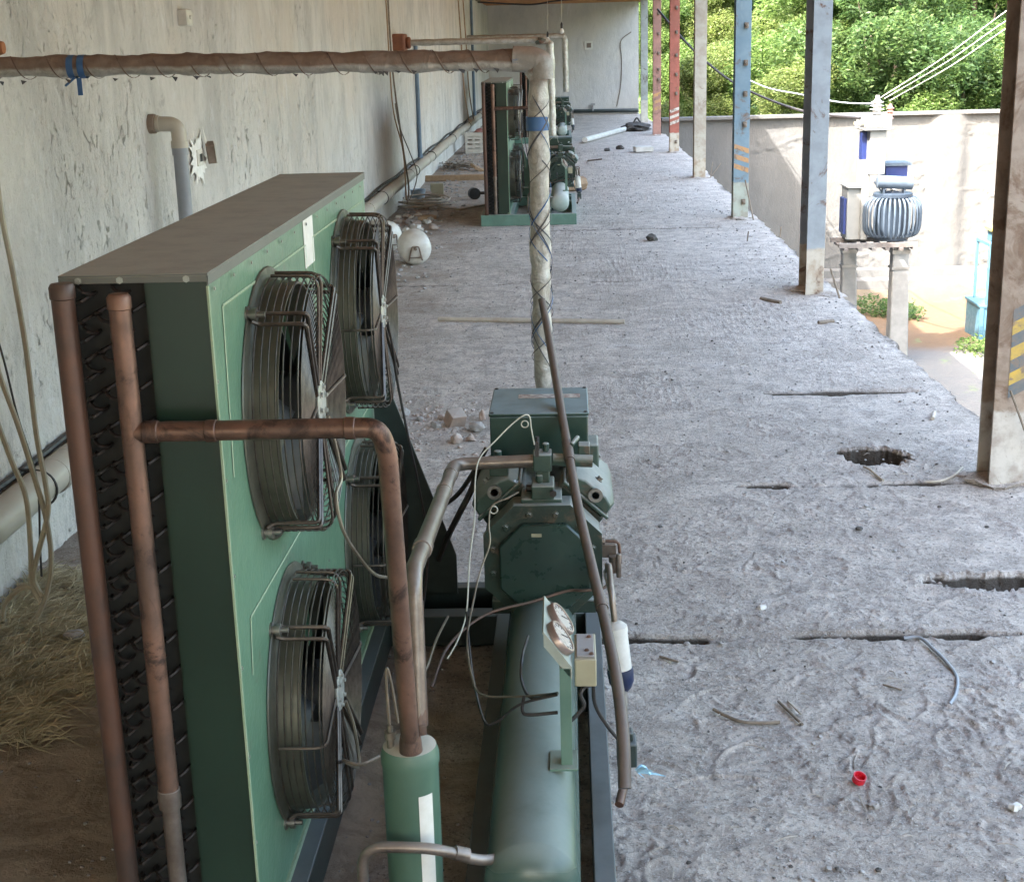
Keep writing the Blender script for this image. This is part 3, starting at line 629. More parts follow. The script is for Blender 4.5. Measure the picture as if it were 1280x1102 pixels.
m = MB(); m.box(XF+.0008, XF+.0022, 3.425, 3.555, 1.385, 1.505); m.build('sticker', M_STK, U)
# triangular stay and rear foot
m = MB(); m.prism([(XF+.004, .93), (XF+.05, .86), (-.39, .26), (-.39, .12), (XF+.004, .12)], 'y', 4.44, 4.452); m.box(XF+.006, -.40, 4.44, 4.50, .119, .127); m.build('gusset', M_FRAME, U, bevel=.001)

# oil separator canister
m = MB(); m.lathe([(0, .05), (.01, .058), (.36, .058), (.366, .0605), (.385, .0605), (.402, .055), (.412, .038), (.414, .001)], (-.342, 2.62, .118), (0, 0, 1), 32); can = m.build('oil_separator', M_CAN, U)
m = MB(); m.lathe([(0, .024), (.02, .023), (.035, .0205)], (-.335, 2.585, .525), (0, -.05, 1), 20); m.lathe([(0, .017), (.03, .016)], (-.325, 2.652, .525), (0, 0, 1), 16); m.each('inlet_collar', M_COPPER, can)
m = MB(); m.lathe([(0, .008), (.02, .008), (.02, .012), (.035, .012), (.035, .006), (.05, .006), (.051, .001)], (-.378, 2.60, .525), (0, 0, 1), 10)
m.tube(spl([(-.378, 2.60, .57), (-.38, 2.60, .66), (-.377, 2.60, .70), (-.37, 2.605, .66), (-.362, 2.61, .575)], 6), .0032, 6); m.build('service_stem', M_CAP, can)
m = MB(); cc = []
for i in range(9):
    a = -.55+i*.07; cc.append((-.342+.0588*math.sin(a+.9), 2.62-.0588*math.cos(a+.9)))
vs = [(x, y, .18) for x, y in cc]+[(x, y, .43) for x, y in cc]; m.add(vs, [(i, i+1, 10+i, 9+i) for i in range(8)]); m.build('label_band', M_STK, can)
# steel discharge line from compressor to separator
kn = at(516, 716, 'y', 2.74); el = at(567, 581, 'y', 3.93)
m = MB(); m.tube(fil([(-.10, 3.98, .722), (el.x, 3.97, .718), kn, (-.325, 2.655, .545)], .055, 9), .019, 18); dl = m.build('discharge_line', M_STEELP, U)
m = MB(); e_ = Vector((el.x, 3.97, .718)); dv = (kn-e_)
for t0, t1, rr in ((.10, .14, .0215), (.30, .33, .022), (.80, .84, .023), (.33, .80, .0205)): m.cyl(e_+dv*t0, e_+dv*t1, rr, n=18)
m.each('line_sleeve', M_STEELP, dl, bevel=.0015)
m = MB(); m.tube([kn-Vector((0, .006, .06)), (-.325, 2.655, .545)], .0200, 16); m.build('lower_tube', M_COPPER, dl)
# liquid stub at front of receiver
m = MB(); m.tube(fil([(-.44, 2.52, .13), (-.437, 2.52, .345), (-.29, 2.52, .342), (-.20, 2.56, .285), (-.15, 2.60, .27)], .05, 8), .0115, 14); m.lathe([(0, .015), (.03, .015)], (-.25, 2.54, .318), (.9, .3, -.4), 14); m.build('liquid_pipe', M_STEELP, U)
# receiver
m = MB(); m.lathe([(0, .001), (.004, .04), (.015, .07), (.03, .088), (.05, .099), (.055, .101), (1.55, .101), (1.58, .08), (1.6, .04), (1.603, .001)], (-.095, 2.52, .222), (0, 1, 0), 48); rc = m.build('receiver', M_RECV, U)
m = MB()
for y in (2.85, 3.75): m.prism([(-.185, .118), (-.005, .118), (0.0, .20), (-.03, .155), (-.095, .128), (-.16, .155), (-.19, .20)], 'y', y, y+.012)
m.each('saddle', M_FRAME, rc)
# compressor
CX, CZ = -.088, .442
def octo(cx, cz, rx, rz, c=.42): return [(cx-rx*c, cz+rz), (cx+rx*c, cz+rz), (cx+rx, cz+rz*c), (cx+rx, cz-rz*c), (cx+rx*c, cz-rz), (cx-rx*c, cz-rz), (cx-rx, cz-rz*c), (cx-rx, cz+rz*c)]
comp = thing('compressor', UO, '', ''); del comp['label']; del comp['category']; comp.parent = U; comp.location = (0, 0, 0); ROOT[comp.name_full] = UO
m = MB(); m.prism(octo(CX, CZ-.012, .170, .172, .5), 'y', 3.93, 4.02); m.prism(octo(CX, CZ-.01, .148, .150, .5), 'y', 4.02, 4.40); m.lathe([(0, .150), (.30, .150), (.33, .13), (.345, .08), (.347, .001)], (CX, 4.38, CZ), (0, 1, 0), 32)
m.prism(octo(CX, CZ-.02, .168, .165, .5), 'y', 4.05, 4.07); m.box(-.245, .07, 3.94, 4.60, .255, .30); m.lathe([(0, .10), (.01, .12), (.05, .125), (.06, .001)], (CX, 3.93, .34), (0, 1, 0), 24); m.build('crankcase', M_GREEND, comp, bevel=.006)
m = MB(); m.prism(octo(CX, CZ-.006, .174, .172, .48), 'y', 3.905, 3.93)
for k in range(12):
    a = 2*PI*(k+.5)/12; m.bolt((CX+math.cos(a)*.152, 3.905, CZ-.006+math.sin(a)*.148), (0, -1, 0), .0075, .008)
m.build('cover_flange', M_GREEND, comp, bevel=.003)
m = MB(); m.prism(octo(CX+.006, CZ-.018, .134, .132, .5), 'y', 3.882, 3.905); m.build('end_cover', pm('cover_green', (.022, .046, .035), (.015, .032, .025), sc=7, rough=.35, bump=.12, rust=(.08, .065, .045), ramt=.38), comp, bevel=.006)
m = MB(); m.box(-.120, -.090, 3.8795, 3.882, .520, .530); m.build('maker_plate', M_CREAM, comp)
for sgn in (-1, 1):
    R_ = Matrix.Rotation(sgn*math.radians(42), 3, 'Y'); pv = (CX, 4.20, CZ)
    m = MB(); m.box(CX-.085, CX+.085, 4.04, 4.36, CZ+.10, CZ+.185, R_, pv); m.build('cylinder_block', M_GREEND, comp, bevel=.012)
    m = MB(); m.box(CX-.088, CX+.088, 4.015, 4.375, CZ+.187, CZ+.198, R_, pv); m.prism([(-.07, 0), (.07, 0), (.075, .02), (.055, .045), (-.055, .045), (-.075, .02)], 'y', 0, 1)
    # replace helper prism with a rotated crowned head
    m.v = m.v[:8]; m.f = m.f[:6]
    prof = [(-.083, .199), (.083, .199), (.078, .235), (.045, .252), (-.045, .252), (-.078, .235)]; vs = []
    for yy, s_ in ((4.02, .9), (4.05, 1.), (4.34, 1.), (4.37, .9)):
        for (u, w) in prof: q = Vector((CX+u*s_, yy, CZ+.199+(w-.199)*(s_ if s_ == 1 else .72))); vs.append(V3(pv)+R_@(q-V3(pv)))
    m.add(vs, [tuple(range(6))[::-1], tuple(range(18, 24))]+[(6*a+i, 6*a+(i+1) % 6, 6*a+6+(i+1) % 6, 6*a+6+i) for a in range(3) for i in range(6)])
    hd = m.build('cylinder_head', M_GREENM, comp, bevel=.004)
    m = MB()
    for u, yy in ((-.07, 4.03), (.07, 4.03), (-.07, 4.36), (.07, 4.36), (-.08, 4.2), (.08, 4.2), (0, 4.08), (0, 4.32)):
        w = .198 if abs(u) > .01 else .252
        q = V3(pv)+R_@(Vector((CX+u, yy, CZ+w))-V3(pv)); ax = R_@Vector((0, 0, 1)); m.bolt(q, ax, .0085, .012)
    # round lifting boss on the front of the head
    q = V3(pv)+R_@(Vector((CX+.01, 4.02, CZ+.225))-V3(pv)); m.lathe([(-.004, .022), (-.012, .022), (-.012, .012), (-.004, .011)], q, (0, 1, 0), 16); m.each('head_bolt', M_STEEL, hd)
    m = MB(); m.box(-.012, .012, 0, .06, 0, .03)
# discharge valve block and shaft housing on top
m = MB(); m.box(-.112, -.058, 3.95, 4.02, .695, .748); m.box(-.118, -.052, 3.925, 4.03, .618, .66); m.box(-.105, -.065, 3.96, 4.02, .655, .70); m.cyl((-.075, 3.985, .748), (-.075, 3.985, .775), .010, n=10); m.cyl((-.095, 3.965, .66), (-.095, 3.965, .685), .012, n=10)
m.box(-.15, -.03, 3.93, 4.10, .59, .62); vb = m.build('valve_block', M_GREENM, comp, bevel=.004)
m = MB(); m.cyl((-.135, 3.975, .640), (-.118, 3.975, .640), .010); m.cyl((-.055, 3.924, .64), (-.055, 3.914, .64), .011, n=6); m.cyl((-.1, 4.0, .748), (-.1, 4.0, .79), .006, n=8); m.box(-.105, -.095, 3.93, 3.945, .748, .79); m.each('valve_fittings', M_BLACK, vb)
m = MB(); m.cyl((-.055, 3.99, .722), (.062, 3.99, .715), .0185, n=16); m.build('discharge_stub', M_GREENM, comp)
m = MB(); m.box(.02, .055, 4.0, 4.05, .725, .76); m.tube([(.0, 3.99, .765), (.02, 4.04, .775)], .008, 8); m.cyl((-.22, 4.05, .69), (-.22, 4.05, .735), .012, n=10); m.box(-.245, -.19, 4.03, 4.10, .66, .70); m.each('head_casting', M_GREENM, comp, bevel=.003)
# terminal box
m = MB(); m.box(-.247, .052, 4.15, 4.475, .655, .8105); m.box(-.250, .055, 4.147, 4.478, .812, .822); tb = m.build('terminal_box', pm('box_green', (.026, .056, .042), (.018, .042, .032), sc=6, rough=.4, bump=.08, dust=(.26, .33, .34), damt=.85, dlo=.3, rust=(.08, .075, .05), ramt=.36), comp, bevel=.004)
m = MB(); m.box(-.165, .03, 4.335, 4.385, .8225, .8235); m.build('maker_label', pm('worn_label', (.62, .58, .52), (.28, .2, .18), sc=45, rough=.6, bump=.05), tb)
m = MB()
for x in (-.24, .045):
    for y in (4.157, 4.468): m.bolt((x, y, .822), (0, 0, 1), .005, .003)
m.each('lid_screw', M_BLACK, tb)
m = MB(); m.box(.035, .085, 4.22, 4.34, .62, .70); m.cyl((-.09, 4.66, .60), (-.09, 4.72, .72), .05, .04, 20); m.box(-.135, -.045, 4.60, 4.74, .55, .62); m.build('suction_valve', M_GREENM, comp, bevel=.006)
# oil pump side group
m = MB(); m.box(.072, .128, 3.93, 3.985, .435, .475); m.cyl((.122, 3.92, .445), (.122, 3.92, .395), .017, .017, 14); m.cyl((.134, 3.90, .458), (.134, 3.90, .385), .008, n=8); m.cyl((.075, 3.92, .49), (.095, 3.92, .49), .012, n=8); op = m.build('oil_valve', M_STEELP, comp, bevel=.002)
m = MB(); m.tube(fil([(.09, 3.92, .492), (.135, 3.92, .490), (.14, 3.92, .42)], .015, 5), .0045, 8); m.tube(spl([(.11, 3.90, .43), (.112, 3.89, .39), (.09, 3.87, .365), (.03, 3.86, .36), (-.02, 3.87, .355), (-.12, 3.84, .335), (-.26, 3.80, .31), (-.36, 3.72, .25), (-.40, 3.6, .18)], 6), .0045, 8); m.each('oil_tube', M_COPD, op)
m = MB(); m.cyl((.100, 3.86, .44), (.108, 3.60, .43), .009, n=12); m.cyl((.100, 3.88, .41), (.100, 3.78, .44), .012, n=12); m.cyl((.094, 3.76, .445), (.109, 3.56, .435), .0075, n=12); m.each('liquid_stub', M_GREY, U)
# filter drier
m = MB(); m.lathe([(0, .012), (.012, .024), (.03, .032), (.055, .034), (.056, .032), (.17, .032), (.171, .034), (.185, .033), (.195, .022), (.2, .009)], (.128, 3.47, .225), (-.11, .06, 1), 28); fd = m.build('filter_drier', M_WHITE, U)
m = MB(); m.lathe([(-.001, .0125), (.012, .0255), (.03, .0335), (.055, .0355), (.066, .0345), (.067, .0325)], (.128, 3.47, .225), (-.11, .06, 1), 28); m.build('blue_end', M_BLUE, fd)
m = MB(); m.tube(fil([(.108, 3.482, .42), (.100, 3.50, .50), (.100, 3.70, .50), (.100, 3.80, .44)], .03, 5), .0085, 12); m.tube([(.130, 3.47, .228), (.124, 3.25, .24)], .009, 12); m.each('drier_pipe', M_STEELP, U)
# solenoid
m = MB(); m.box(.10, .148, 3.10, 3.165, .20, .262); m.box(.108, .14, 3.115, 3.15, .262, .285); m.box(.112, .132, 3.08, 3.10, .205, .225); so_ = m.build('solenoid_valve', M_FRAME, U, bevel=.004)
m = MB(); m.tube(fil([(.124, 3.26, .24), (.122, 3.16, .235), (.118, 3.05, .20), (.10, 2.98, .17)], .03, 5), .011, 12); m.build('valve_elbow', M_COPD, so_)
# gauge stand
m = MB(); m.box(-.034, -.008, 2.895, 2.925, .318, .56); m.box(-.06, .004, 2.875, 2.965, .316, .322); m.box(-.06, -.056, 2.875, 2.965, .27, .316); gs = m.build('gauge_stand', M_CAN if False else pm('stand_green', (.12, .20, .15), (.09, .16, .12), sc=8, rough=.5, bump=.08, dust=(.36, .36, .30), damt=.5), U, bevel=.001)
A_, B_ = Vector((-.068, 2.895, .648)), Vector((-.006, 2.895, .562)); e1 = (B_-A_); e2 = Vector((0, .185, .012)); nn = e1.cross(e2).normalized(); nn = nn if nn.z > 0 else -nn
m = MB(); c = [A_, B_, B_+e2, A_+e2]; m.add([p for p in c]+[p-nn*.004 for p in c], [(0, 1, 2, 3), (7, 6, 5, 4), (0, 4, 5, 1), (1, 5, 6, 2), (2, 6, 7, 3), (3, 7, 4, 0)])
m.add([A_, B_, B_-Vector((0, 0, .03)), A_-Vector((0, 0, .035)), A_+Vector((0, .004, 0)), B_+Vector((0, .004, 0)), B_+Vector((0, .004, -.03)), A_+Vector((0, .004, -.035))], [(0, 3, 2, 1), (4, 5, 6, 7), (0, 1, 5, 4), (1, 2, 6, 5), (2, 3, 7, 6), (3, 0, 4, 7)])
m.build('gauge_panel', pm('panel_pale', (.34, .36, .30), (.28, .30, .25), sc=12, rough=.5, bump=.05), gs)
for k in (0, 1):
    c = A_+e1*.5+e2*(.26+.5*k)+nn*.001
    m = MB(); m.lathe([(0, .043), (.012, .043), (.016, .040), (.016, .036), (.013, .036), (.0125, .001)], c, nn, 32); gg = m.build('pressure_gauge', M_CHROME, gs)
    m = MB(); m.lathe([(.0128, .0365), (.0132, .036), (.0134, .001)], c, nn, 32); m.build('dial', M_GAUGE, gg)
    m = MB(); u = e1.normalized(); w = nn.cross(u)
    for i in range(13):
        a = -.8+i*(1.6*PI+.2)/12; dd = u*math.cos(a)+w*math.sin(a); m.tube([c+nn*.0138+dd*.027, c+nn*.0138+dd*.033], .0007, 4)
    m.tube([c+nn*.0145-u*.006, c+nn*.0145+(u*.6+w*.8)*.026], .0009, 4); m.build('needle_and_marks', M_BLACK, gg)
# pressure switch box
m = MB(); m.box(.000, .049, 2.915, 3.06, .505, .572); ps = m.build('pressure_switch', M_CREAM, U, bevel=.003)
m = MB(); m.box(.005, .044, 2.925, 3.05, .5725, .576); m.build('switch_cover', M_GREY, ps, bevel=.001)
m = MB()
for x, y in ((.034, 3.03), (.028, 2.955), (.038, 2.935)): m.bolt((x, y, .576), (0, 0, 1), .004, .004)
m.each('switch_screw', M_COPPER, ps)
m = MB(); m.cyl((.024, 2.96, .505), (.024, 2.96, .485), .011, n=12); m.tube(spl([(.024, 2.96, .488), (.012, 2.95, .47), (.02, 2.955, .44), (.0, 2.95, .415), (-.02, 2.94, .40)], 5), .005, 8); m.tube(spl([(.042, 2.96, .505), (.046, 3.0, .42), (.075, 3.07, .33), (.105, 3.11, .27)], 6), .0045, 8); m.build('switch_cable', M_BLACK, ps)
# capillaries and control wires
def wire(pts, r, mat, name='wire', n=7): m = MB(); m.tube(spl(pts, n), r, 6); return m.build(name, mat, U)
A = lambda px, py, y: at(px, py, 'y', y)
wire([A(668, 556, 3.98), A(664, 535, 3.99), A(662, 521, 3.99), A(655, 519, 3.98), A(640, 530, 3.97), A(620, 550, 3.95), A(600, 572, 3.92), A(594, 600, 3.88), A(593, 650, 3.8), A(587, 700, 3.7), A(583, 765, 3.6), A(572, 800, 3.5), A(559, 823, 3.45)], .0022, M_WHITEW)
m = MB(); m.ring(A(656, 530, 3.975), .010, .002, 'y', 20, 5); m.ring(A(617, 637, 3.86), .011, .0022, 'y', 20, 5); m.each('wire_loop', M_WHITEW, U)
wire([A(648, 615, 3.92), A(635, 622, 3.88), A(615, 632, 3.86), A(611, 655, 3.83), A(612, 680, 3.8), A(600, 715, 3.75), A(590, 760, 3.6), A(584, 800, 3.4), A(590, 845, 3.2), A(603, 868, 3.1), A(650, 870, 3.0), A(697, 866, 2.95)], .0026, M_CAP)
wire([A(583, 765, 3.6), A(586, 800, 3.4), A(592, 850, 3.2), A(605, 900, 3.0), A(620, 902, 2.97), A(650, 880, 2.95), A(697, 868, 2.93)], .003, M_BLACK)
wire([A(697, 866, 2.94), A(665, 872, 2.98), A(652, 850, 3.05), A(653, 820, 3.1), A(660, 795, 3.3)], .004, M_BLACK)
wire([A(655, 870, 2.97), A(653, 888, 2.94), A(662, 893, 2.93), A(697, 890, 2.92)], .004, M_BLACK)
wire([A(600, 575, 4.3), A(590, 610, 4.3), A(575, 640, 4.3), A(560, 670, 4.35), A(548, 700, 4.38)], .010, M_BLACK, 'power_cable')
wire([A(608, 560, 4.3), A(592, 590, 4.3), A(570, 620, 4.35), A(540, 640, 4.4)], .008, M_BLACK, 'power_cable')
wire([A(560, 770, 3.7), A(545, 800, 3.5), A(535, 830, 3.3), A(525, 850, 3.2)], .0035, M_CAP)
# fan leads
X_ = lambda px, py, x: at(px, py, 'x', x)
wire([(-.53, 2.97, 1.13), (-.522, 3.00, 1.05), (-.52, 3.03, .97), X_(420, 620, -.52), X_(428, 660, -.51), X_(445, 690, -.50), X_(468, 717, -.49), X_(488, 722, -.49)], .0042, M_CAP, 'fan_lead')
wire([(-.53, 4.05, 1.13), (-.522, 4.08, 1.04), (-.52, 4.12, .94), X_(510, 545, -.50), X_(522, 600, -.48), X_(535, 680, -.46), X_(528, 770, -.45)], .0042, M_BLACK, 'fan_lead')
wire([(-.53, 2.965, .45), (-.522, 3.01, .36), (-.52, 3.03, .25), X_(430, 950, -.52), X_(450, 955, -.48), X_(475, 945, -.44)], .0042, M_CAP, 'fan_lead')

U2 = copy_tree(U); U2.location = (UO[0]+.01, UO[1]+13.02, 0); U2['label'] = 'second green condensing unit standing beyond the white lagged pipe, with white receiver end'
U3 = copy_tree(U); U3.location = (UO[0]+.01, UO[1]+26.1, 0); U3['label'] = 'farthest green condensing unit, mostly hidden behind the second one'

M_FRAMEP = pm('frame_pale_green', (.13, .24, .19), (.10, .19, .15), sc=6, rough=.5, bump=.1, dust=(.34, .36, .33), damt=.8, dlo=.3)
M_RECVW = pm('receiver_whitish', (.42, .46, .42), (.30, .36, .32), sc=4, rough=.5, bump=.05, dust=(.45, .45, .42), damt=.8, dlo=.0)
for u_ in (U2, U3):
    for ch in u_.children:
        mt = M_FRAMEP if ch.name.startswith(('base_frame', 'gusset')) else M_RECVW if ch.name.startswith('receiver') else None
        if mt: ch.data = ch.data.copy(); ch.data.materials[0] = mt

# ================================================================== PIPES, CABLES AND WALL THINGS
# lagged suction pipes
def wrap(m, path, r, pitch, w, ph=0, rev=1, lo=0, hi=1e9):
    "narrow ribbon wound round a straight run a-b"
    a, b = V3(path[0]), V3(path[1]); L = (b-a).length; d = (b-a).normalized(); q = Vector((0, 1, 0)); u = (q-d*q.dot(d)).normalized(); v = d.cross(u); n = max(8, int(L/pitch*18)); pts = []
    for i in range(n+1):
        t = i/n*L
        if t < lo or t > hi: continue
        an = ph+rev*2*PI*t/pitch; pts.append((a+d*t, u*math.cos(an)+v*math.sin(an)))
    vs = []
    for p, e in pts: vs += [p-d*w/2+e*r, p+d*w/2+e*r, p+e*(r+.0012)]
    m.add(vs, [(3*i, 3*i+2, 3*i+5, 3*i+3) for i in range(len(pts)-1)]+[(3*i+2, 3*i+1, 3*i+4, 3*i+5) for i in range(len(pts)-1)])
T = thing('lagged_pipe', (-.09, 4.72, .72), 'foil lagged pipe with brown dusty top, dropping behind the nearest compressor', 'pipe', 'lagged suction pipes')
zp = 1.862; path = fil([(-2.02, 4.72, zp+.012), (-1.2, 4.72, zp+.004), (-.088, 4.72, zp-.012), (-.094, 4.72, 1.2), (-.092, 4.72, .70)], .075, 10)
dense = []
for i in range(len(path)-1):
    a, b = path[i], path[i+1]; n = max(1, int((b-a).length/.022))
    for k in range(n): dense.append(a.lerp(b, k/n))
dense.append(path[-1]); rr = [.0335+.0022*math.sin(i*.9)+.0018*math.sin(i*.37+1)+.0025*(random.random()-.5) for i in range(len(dense))]
rr = [r_*(1.0 if p.z > 1.1 else 1.0-.16*min(1, (1.1-p.z)/.3)) for r_, p in zip(rr, dense)]
m = MB(); m.tube(dense, rr, 24, wob=.03); m.build('lagging', m_foil(), T, ang=60)
M_FOIL = None
va, vb_ = (-.092, 4.72, 1.74), (-.092, 4.72, .74); m = MB(); wrap(m, (va, vb_), .0372, .30, .010, .5, 1); wrap(m, (va, vb_), .0372, .23, .006, 2.2, -1, .2, .8); wrap(m, (va, vb_), .0374, .19, .004, 1.2, 1); wrap(m, (va, vb_), .0373, .41, .008, 3.6, -1); m.build('tape_edge', M_DTAPE, T)
m = MB(); wrap(m, (va, vb_), .0376, .30, .007, 1.6, 1, .27, .42); wrap(m, (va, vb_), .0376, .26, .006, 2.9, -1, .33, .55); wrap(m, (va, vb_), .0374, .30, .006, .2, 1, .50, .9); wrap(m, (va, vb_), .0377, .35, .005, 5.0, -1, .1, .95)
m.tube([(-.094, 4.72, 1.672), (-.094, 4.72, 1.628)], .0382, 24, cap=False); m.each('blue_tape', M_BTAPE, T)
m = MB(); wrap(m, ((-1.95, 4.72, zp+.008), (-.16, 4.72, zp-.012)), .0368, .115, .005, .3, 1); m.build('wrap_edge', pm('wrap_edge_brown', (.10, .06, .045), (.2, .14, .10), sc=20, rough=.7, bump=.1), T)
m = MB()
for x in (-1.585, -1.62): m.tube([(x, 4.72, zp+.005), (x+.022, 4.72, zp+.005)], .0378, 24, cap=False)
m.box(-1.588, -1.572, 4.682, 4.684, zp-.085, zp-.03); m.tube([(-1.60, 4.70, zp-.03), (-1.63, 4.69, zp-.055)], .004, 5); m.each('tape_tail', M_BTAPE, T)
m = MB(); m.tube(fil([(-.17, 4.716, zp-.006), (-.078, 4.716, zp-.012), (-.076, 4.716, 1.79)], .07, 8), .041, 20, wob=.05); m.build('blue_print_wrap', pm('print_wrap', (.40, .38, .34), (.24, .22, .19), sc=14, rough=.5, bump=.5, bsc=30, bd=.008, dust=(.25, .16, .11), damt=.8, rust=(.08, .17, .32), ramt=.42, rsc=26), T)
m = MB()
for i in range(22):
    x = random.uniform(-1.9, -.2); a = random.uniform(-.5, .5); m.add([(x, 4.684, zp-.036+.004), (x+.02, 4.684, zp-.036), (x+.012+a*.02, 4.682, zp-.036-random.uniform(.004, .014))], [(0, 1, 2)])
m.build('torn_edge', M_DTAPE, T)
for (yy, zz, xv, zl, desc) in ((17.75, 1.952, -.185, .80, 'thinner lagged pipe from the rusty wall sleeve dropping white behind the second unit'), (31.0, 2.05, -.005, .9, 'farthest lagged pipe ending in a silver elbow above the last unit')):
    T2 = thing('lagged_pipe', (xv, yy, zl), desc, 'pipe', 'lagged suction pipes')
    pth = fil([(XW, yy, zz), (xv, yy, zz-.005), (xv+.01, yy, zl)], .10, 8); dn = []
    for i in range(len(pth)-1):
        a, b = pth[i], pth[i+1]; n = max(1, int((b-a).length/.06))
        for k in range(n): dn.append(a.lerp(b, k/n))
    dn.append(pth[-1]); m = MB(); rv = .052 if yy < 20 else .065; rh = .038 if yy < 20 else .06
    rads = [(rh if p.z > zz-.05 else rv*.95)*(1+.06*math.sin(i*1.3)) for i, p in enumerate(dn)]; m.tube(dn, rads, 14, wob=.06)
    m.build('lagging', pm('white_foil', (.60, .59, .55), (.42, .39, .33), sc=14, rough=.4, metal=.25, bump=.6, bsc=25, bd=.01, dust=(.33, .25, .18), damt=.8, dlo=.1), T2, ang=60)
    if yy < 20:
        m = MB(); m.lump((xv-.10, yy-.04, zz-.03), .14, .06, .05, 8, .3, 1); m.build('torn_wrap', pm('torn_wrap', (.10, .16, .12), (.16, .09, .07), sc=14, rough=.7, bump=.3), T2)
# bare rubber line hanging beside the lagged pipe down to the solenoid
m = MB(); P = [at(677, 374, 'y', 4.66), at(684, 410, 'y', 4.6), at(696, 480, 'y', 4.3), at(707, 545, 'y', 4.05), at(722, 630, 'y', 3.75), at(738, 700, 'y', 3.52), at(757, 780, 'y', 3.28), at(771, 850, 'y', 3.08), at(779, 920, 'y', 2.93), at(781, 985, 'y', 2.86)]
sp_ = spl(P, 8); n = len(sp_); m.tube(sp_, [.0125+.0028*i/n for i in range(n)], 14); hs = tag(m.build('rubber_line', M_HOSE), 'brown rubber line hanging from the lagged pipe past the pressure gauges', 'hose')
ROOT[hs.name_full] = tuple(hs.location)
m = MB(); i = int(n*.36); m.tube([sp_[i-1], sp_[i], sp_[i+1]], .0162, 14); m.tube([sp_[int(n*.62)], sp_[int(n*.62)+1]], .0168, 14); m.each('joint_sleeve', M_HOSE, hs)
# twist of light blue film by the solenoid
m = MB(); a = at(795, 962, 'y', 3.1)
for k in range(5):
    e = Vector((.012+.012*k*(k % 2), -.02+.012*k, .02-.012*k)); m.add([a, a+e, a+e*1.4+Vector((.01, 0, -.008)), a+Vector((.004, .004, -.01))], [(0, 1, 2, 3)])
a2 = a+Vector((.03, 0, .0)); m.tube(spl([a, a+Vector((.012, 0, .012)), a+Vector((.024, 0, .004)), a+Vector((.034, 0, -.012))], 4), .0035, 5)
tag(m.build('plastic_film', pm('blue_film', (.30, .58, .78), (.5, .72, .85), rough=.3, bump=0)), 'scrap of light blue plastic film by the solenoid valve', 'plastic scrap')

# big pvc drain along the wall
PX, PZ = XW+.085, .355
t = thing('drain_pipe', (PX, 15, PZ-.07), 'fat dusty beige plastic pipe running the length of the left wall above the floor', 'pipe')
m = MB(); m.tube([(PX, y_, PZ+.006*math.sin(y_*1.7)) for y_ in np.arange(0, YB-.6, .5)], .066, 20); m.build('pipe', M_PVC, t)
m = MB()
for y_ in (2.0, 5.1, 5.24, 9.6, 14.1, 15.7, 18.0, 20.2, 23.4, 27, 31, 35): m.cyl((PX, y_, PZ), (PX, y_+.09, PZ), .0705, n=20)
m.each('socket', M_PVC, t, bevel=.003)
m = MB()
for y_ in (3.2, 4.95, 8.0, 12.0, 15.2, 18.6, 21, 25, 29, 33):
    m.ring((PX, y_, PZ), .070, .005, 'y', 24, 5); m.tube([(PX, y_, PZ+.07), (XW, y_, PZ+.075)], .005, 5)
m.each('pipe_clip', M_BLACK, t, n=2)
m = MB(); m.tube([(XW+.018, y_, PZ+.072+.012*math.sin(y_*2.1)) for y_ in np.arange(0, YB-.5, .35)], .014, 8); tag(m.build('cable', M_BLACK), 'black cable lying along the top of the fat beige drain pipe', 'cable')
# elbow drop pipe
t = thing('waste_pipe', (-1.90, 7.3, .4), 'grey plastic drop pipe with beige elbow and brown wall collar behind the nearest unit', 'pipe')
e0 = at(186, 155, 'x', XW); e1_ = at(216, 163, 'y', e0.y+.02); vx = -1.925
m = MB(); m.cyl((XW-.02, e0.y, e0.z), (XW+.035, e0.y, e0.z), .048, n=20); m.build('wall_collar', M_PVCB, t, bevel=.004)
m = MB(); m.tube(fil([(XW, e0.y, e0.z), (vx, e0.y, e0.z-.005), (vx, e0.y, e0.z-.10)], .06, 9), .037, 18); m.cyl((XW+.04, e0.y, e0.z), (XW+.055, e0.y, e0.z), .041, n=18); m.cyl((vx, e0.y, e0.z-.085), (vx, e0.y, e0.z-.12), .0425, n=18); m.build('elbow', M_PVC, t, bevel=.002)
m = MB(); m.cyl((vx, e0.y, e0.z-.11), (vx+.0, e0.y, PZ), .0355, n=18); m.cyl((vx, e0.y, e0.z-.12), (vx, e0.y, e0.z-.155), .040, n=18); m.build('drop', M_PVCG, t)
for (px, py0, py1, desc) in ((525, 90, 210, 'blue grey vertical conduit on the wall joining the drain pipe, left of the second unit'), (593, 90, 150, 'farther thin blue conduit on the wall near the end of the hall')):
    a = at(px, py1, 'x', XW+.03); m = MB(); m.cyl((XW+.04, a.y, PZ), (XW+.04, a.y, ZR-.0 if px > 560 else 1.98), .03, n=12); m.cyl((XW+.04, a.y, PZ+.03), (XW+.04, a.y, PZ+.12), .036, n=12); tag(m.build('conduit', pm('conduit_blue', (.13, .19, .26), (.1, .15, .21), rough=.5, bump=.05)), desc, 'conduit')
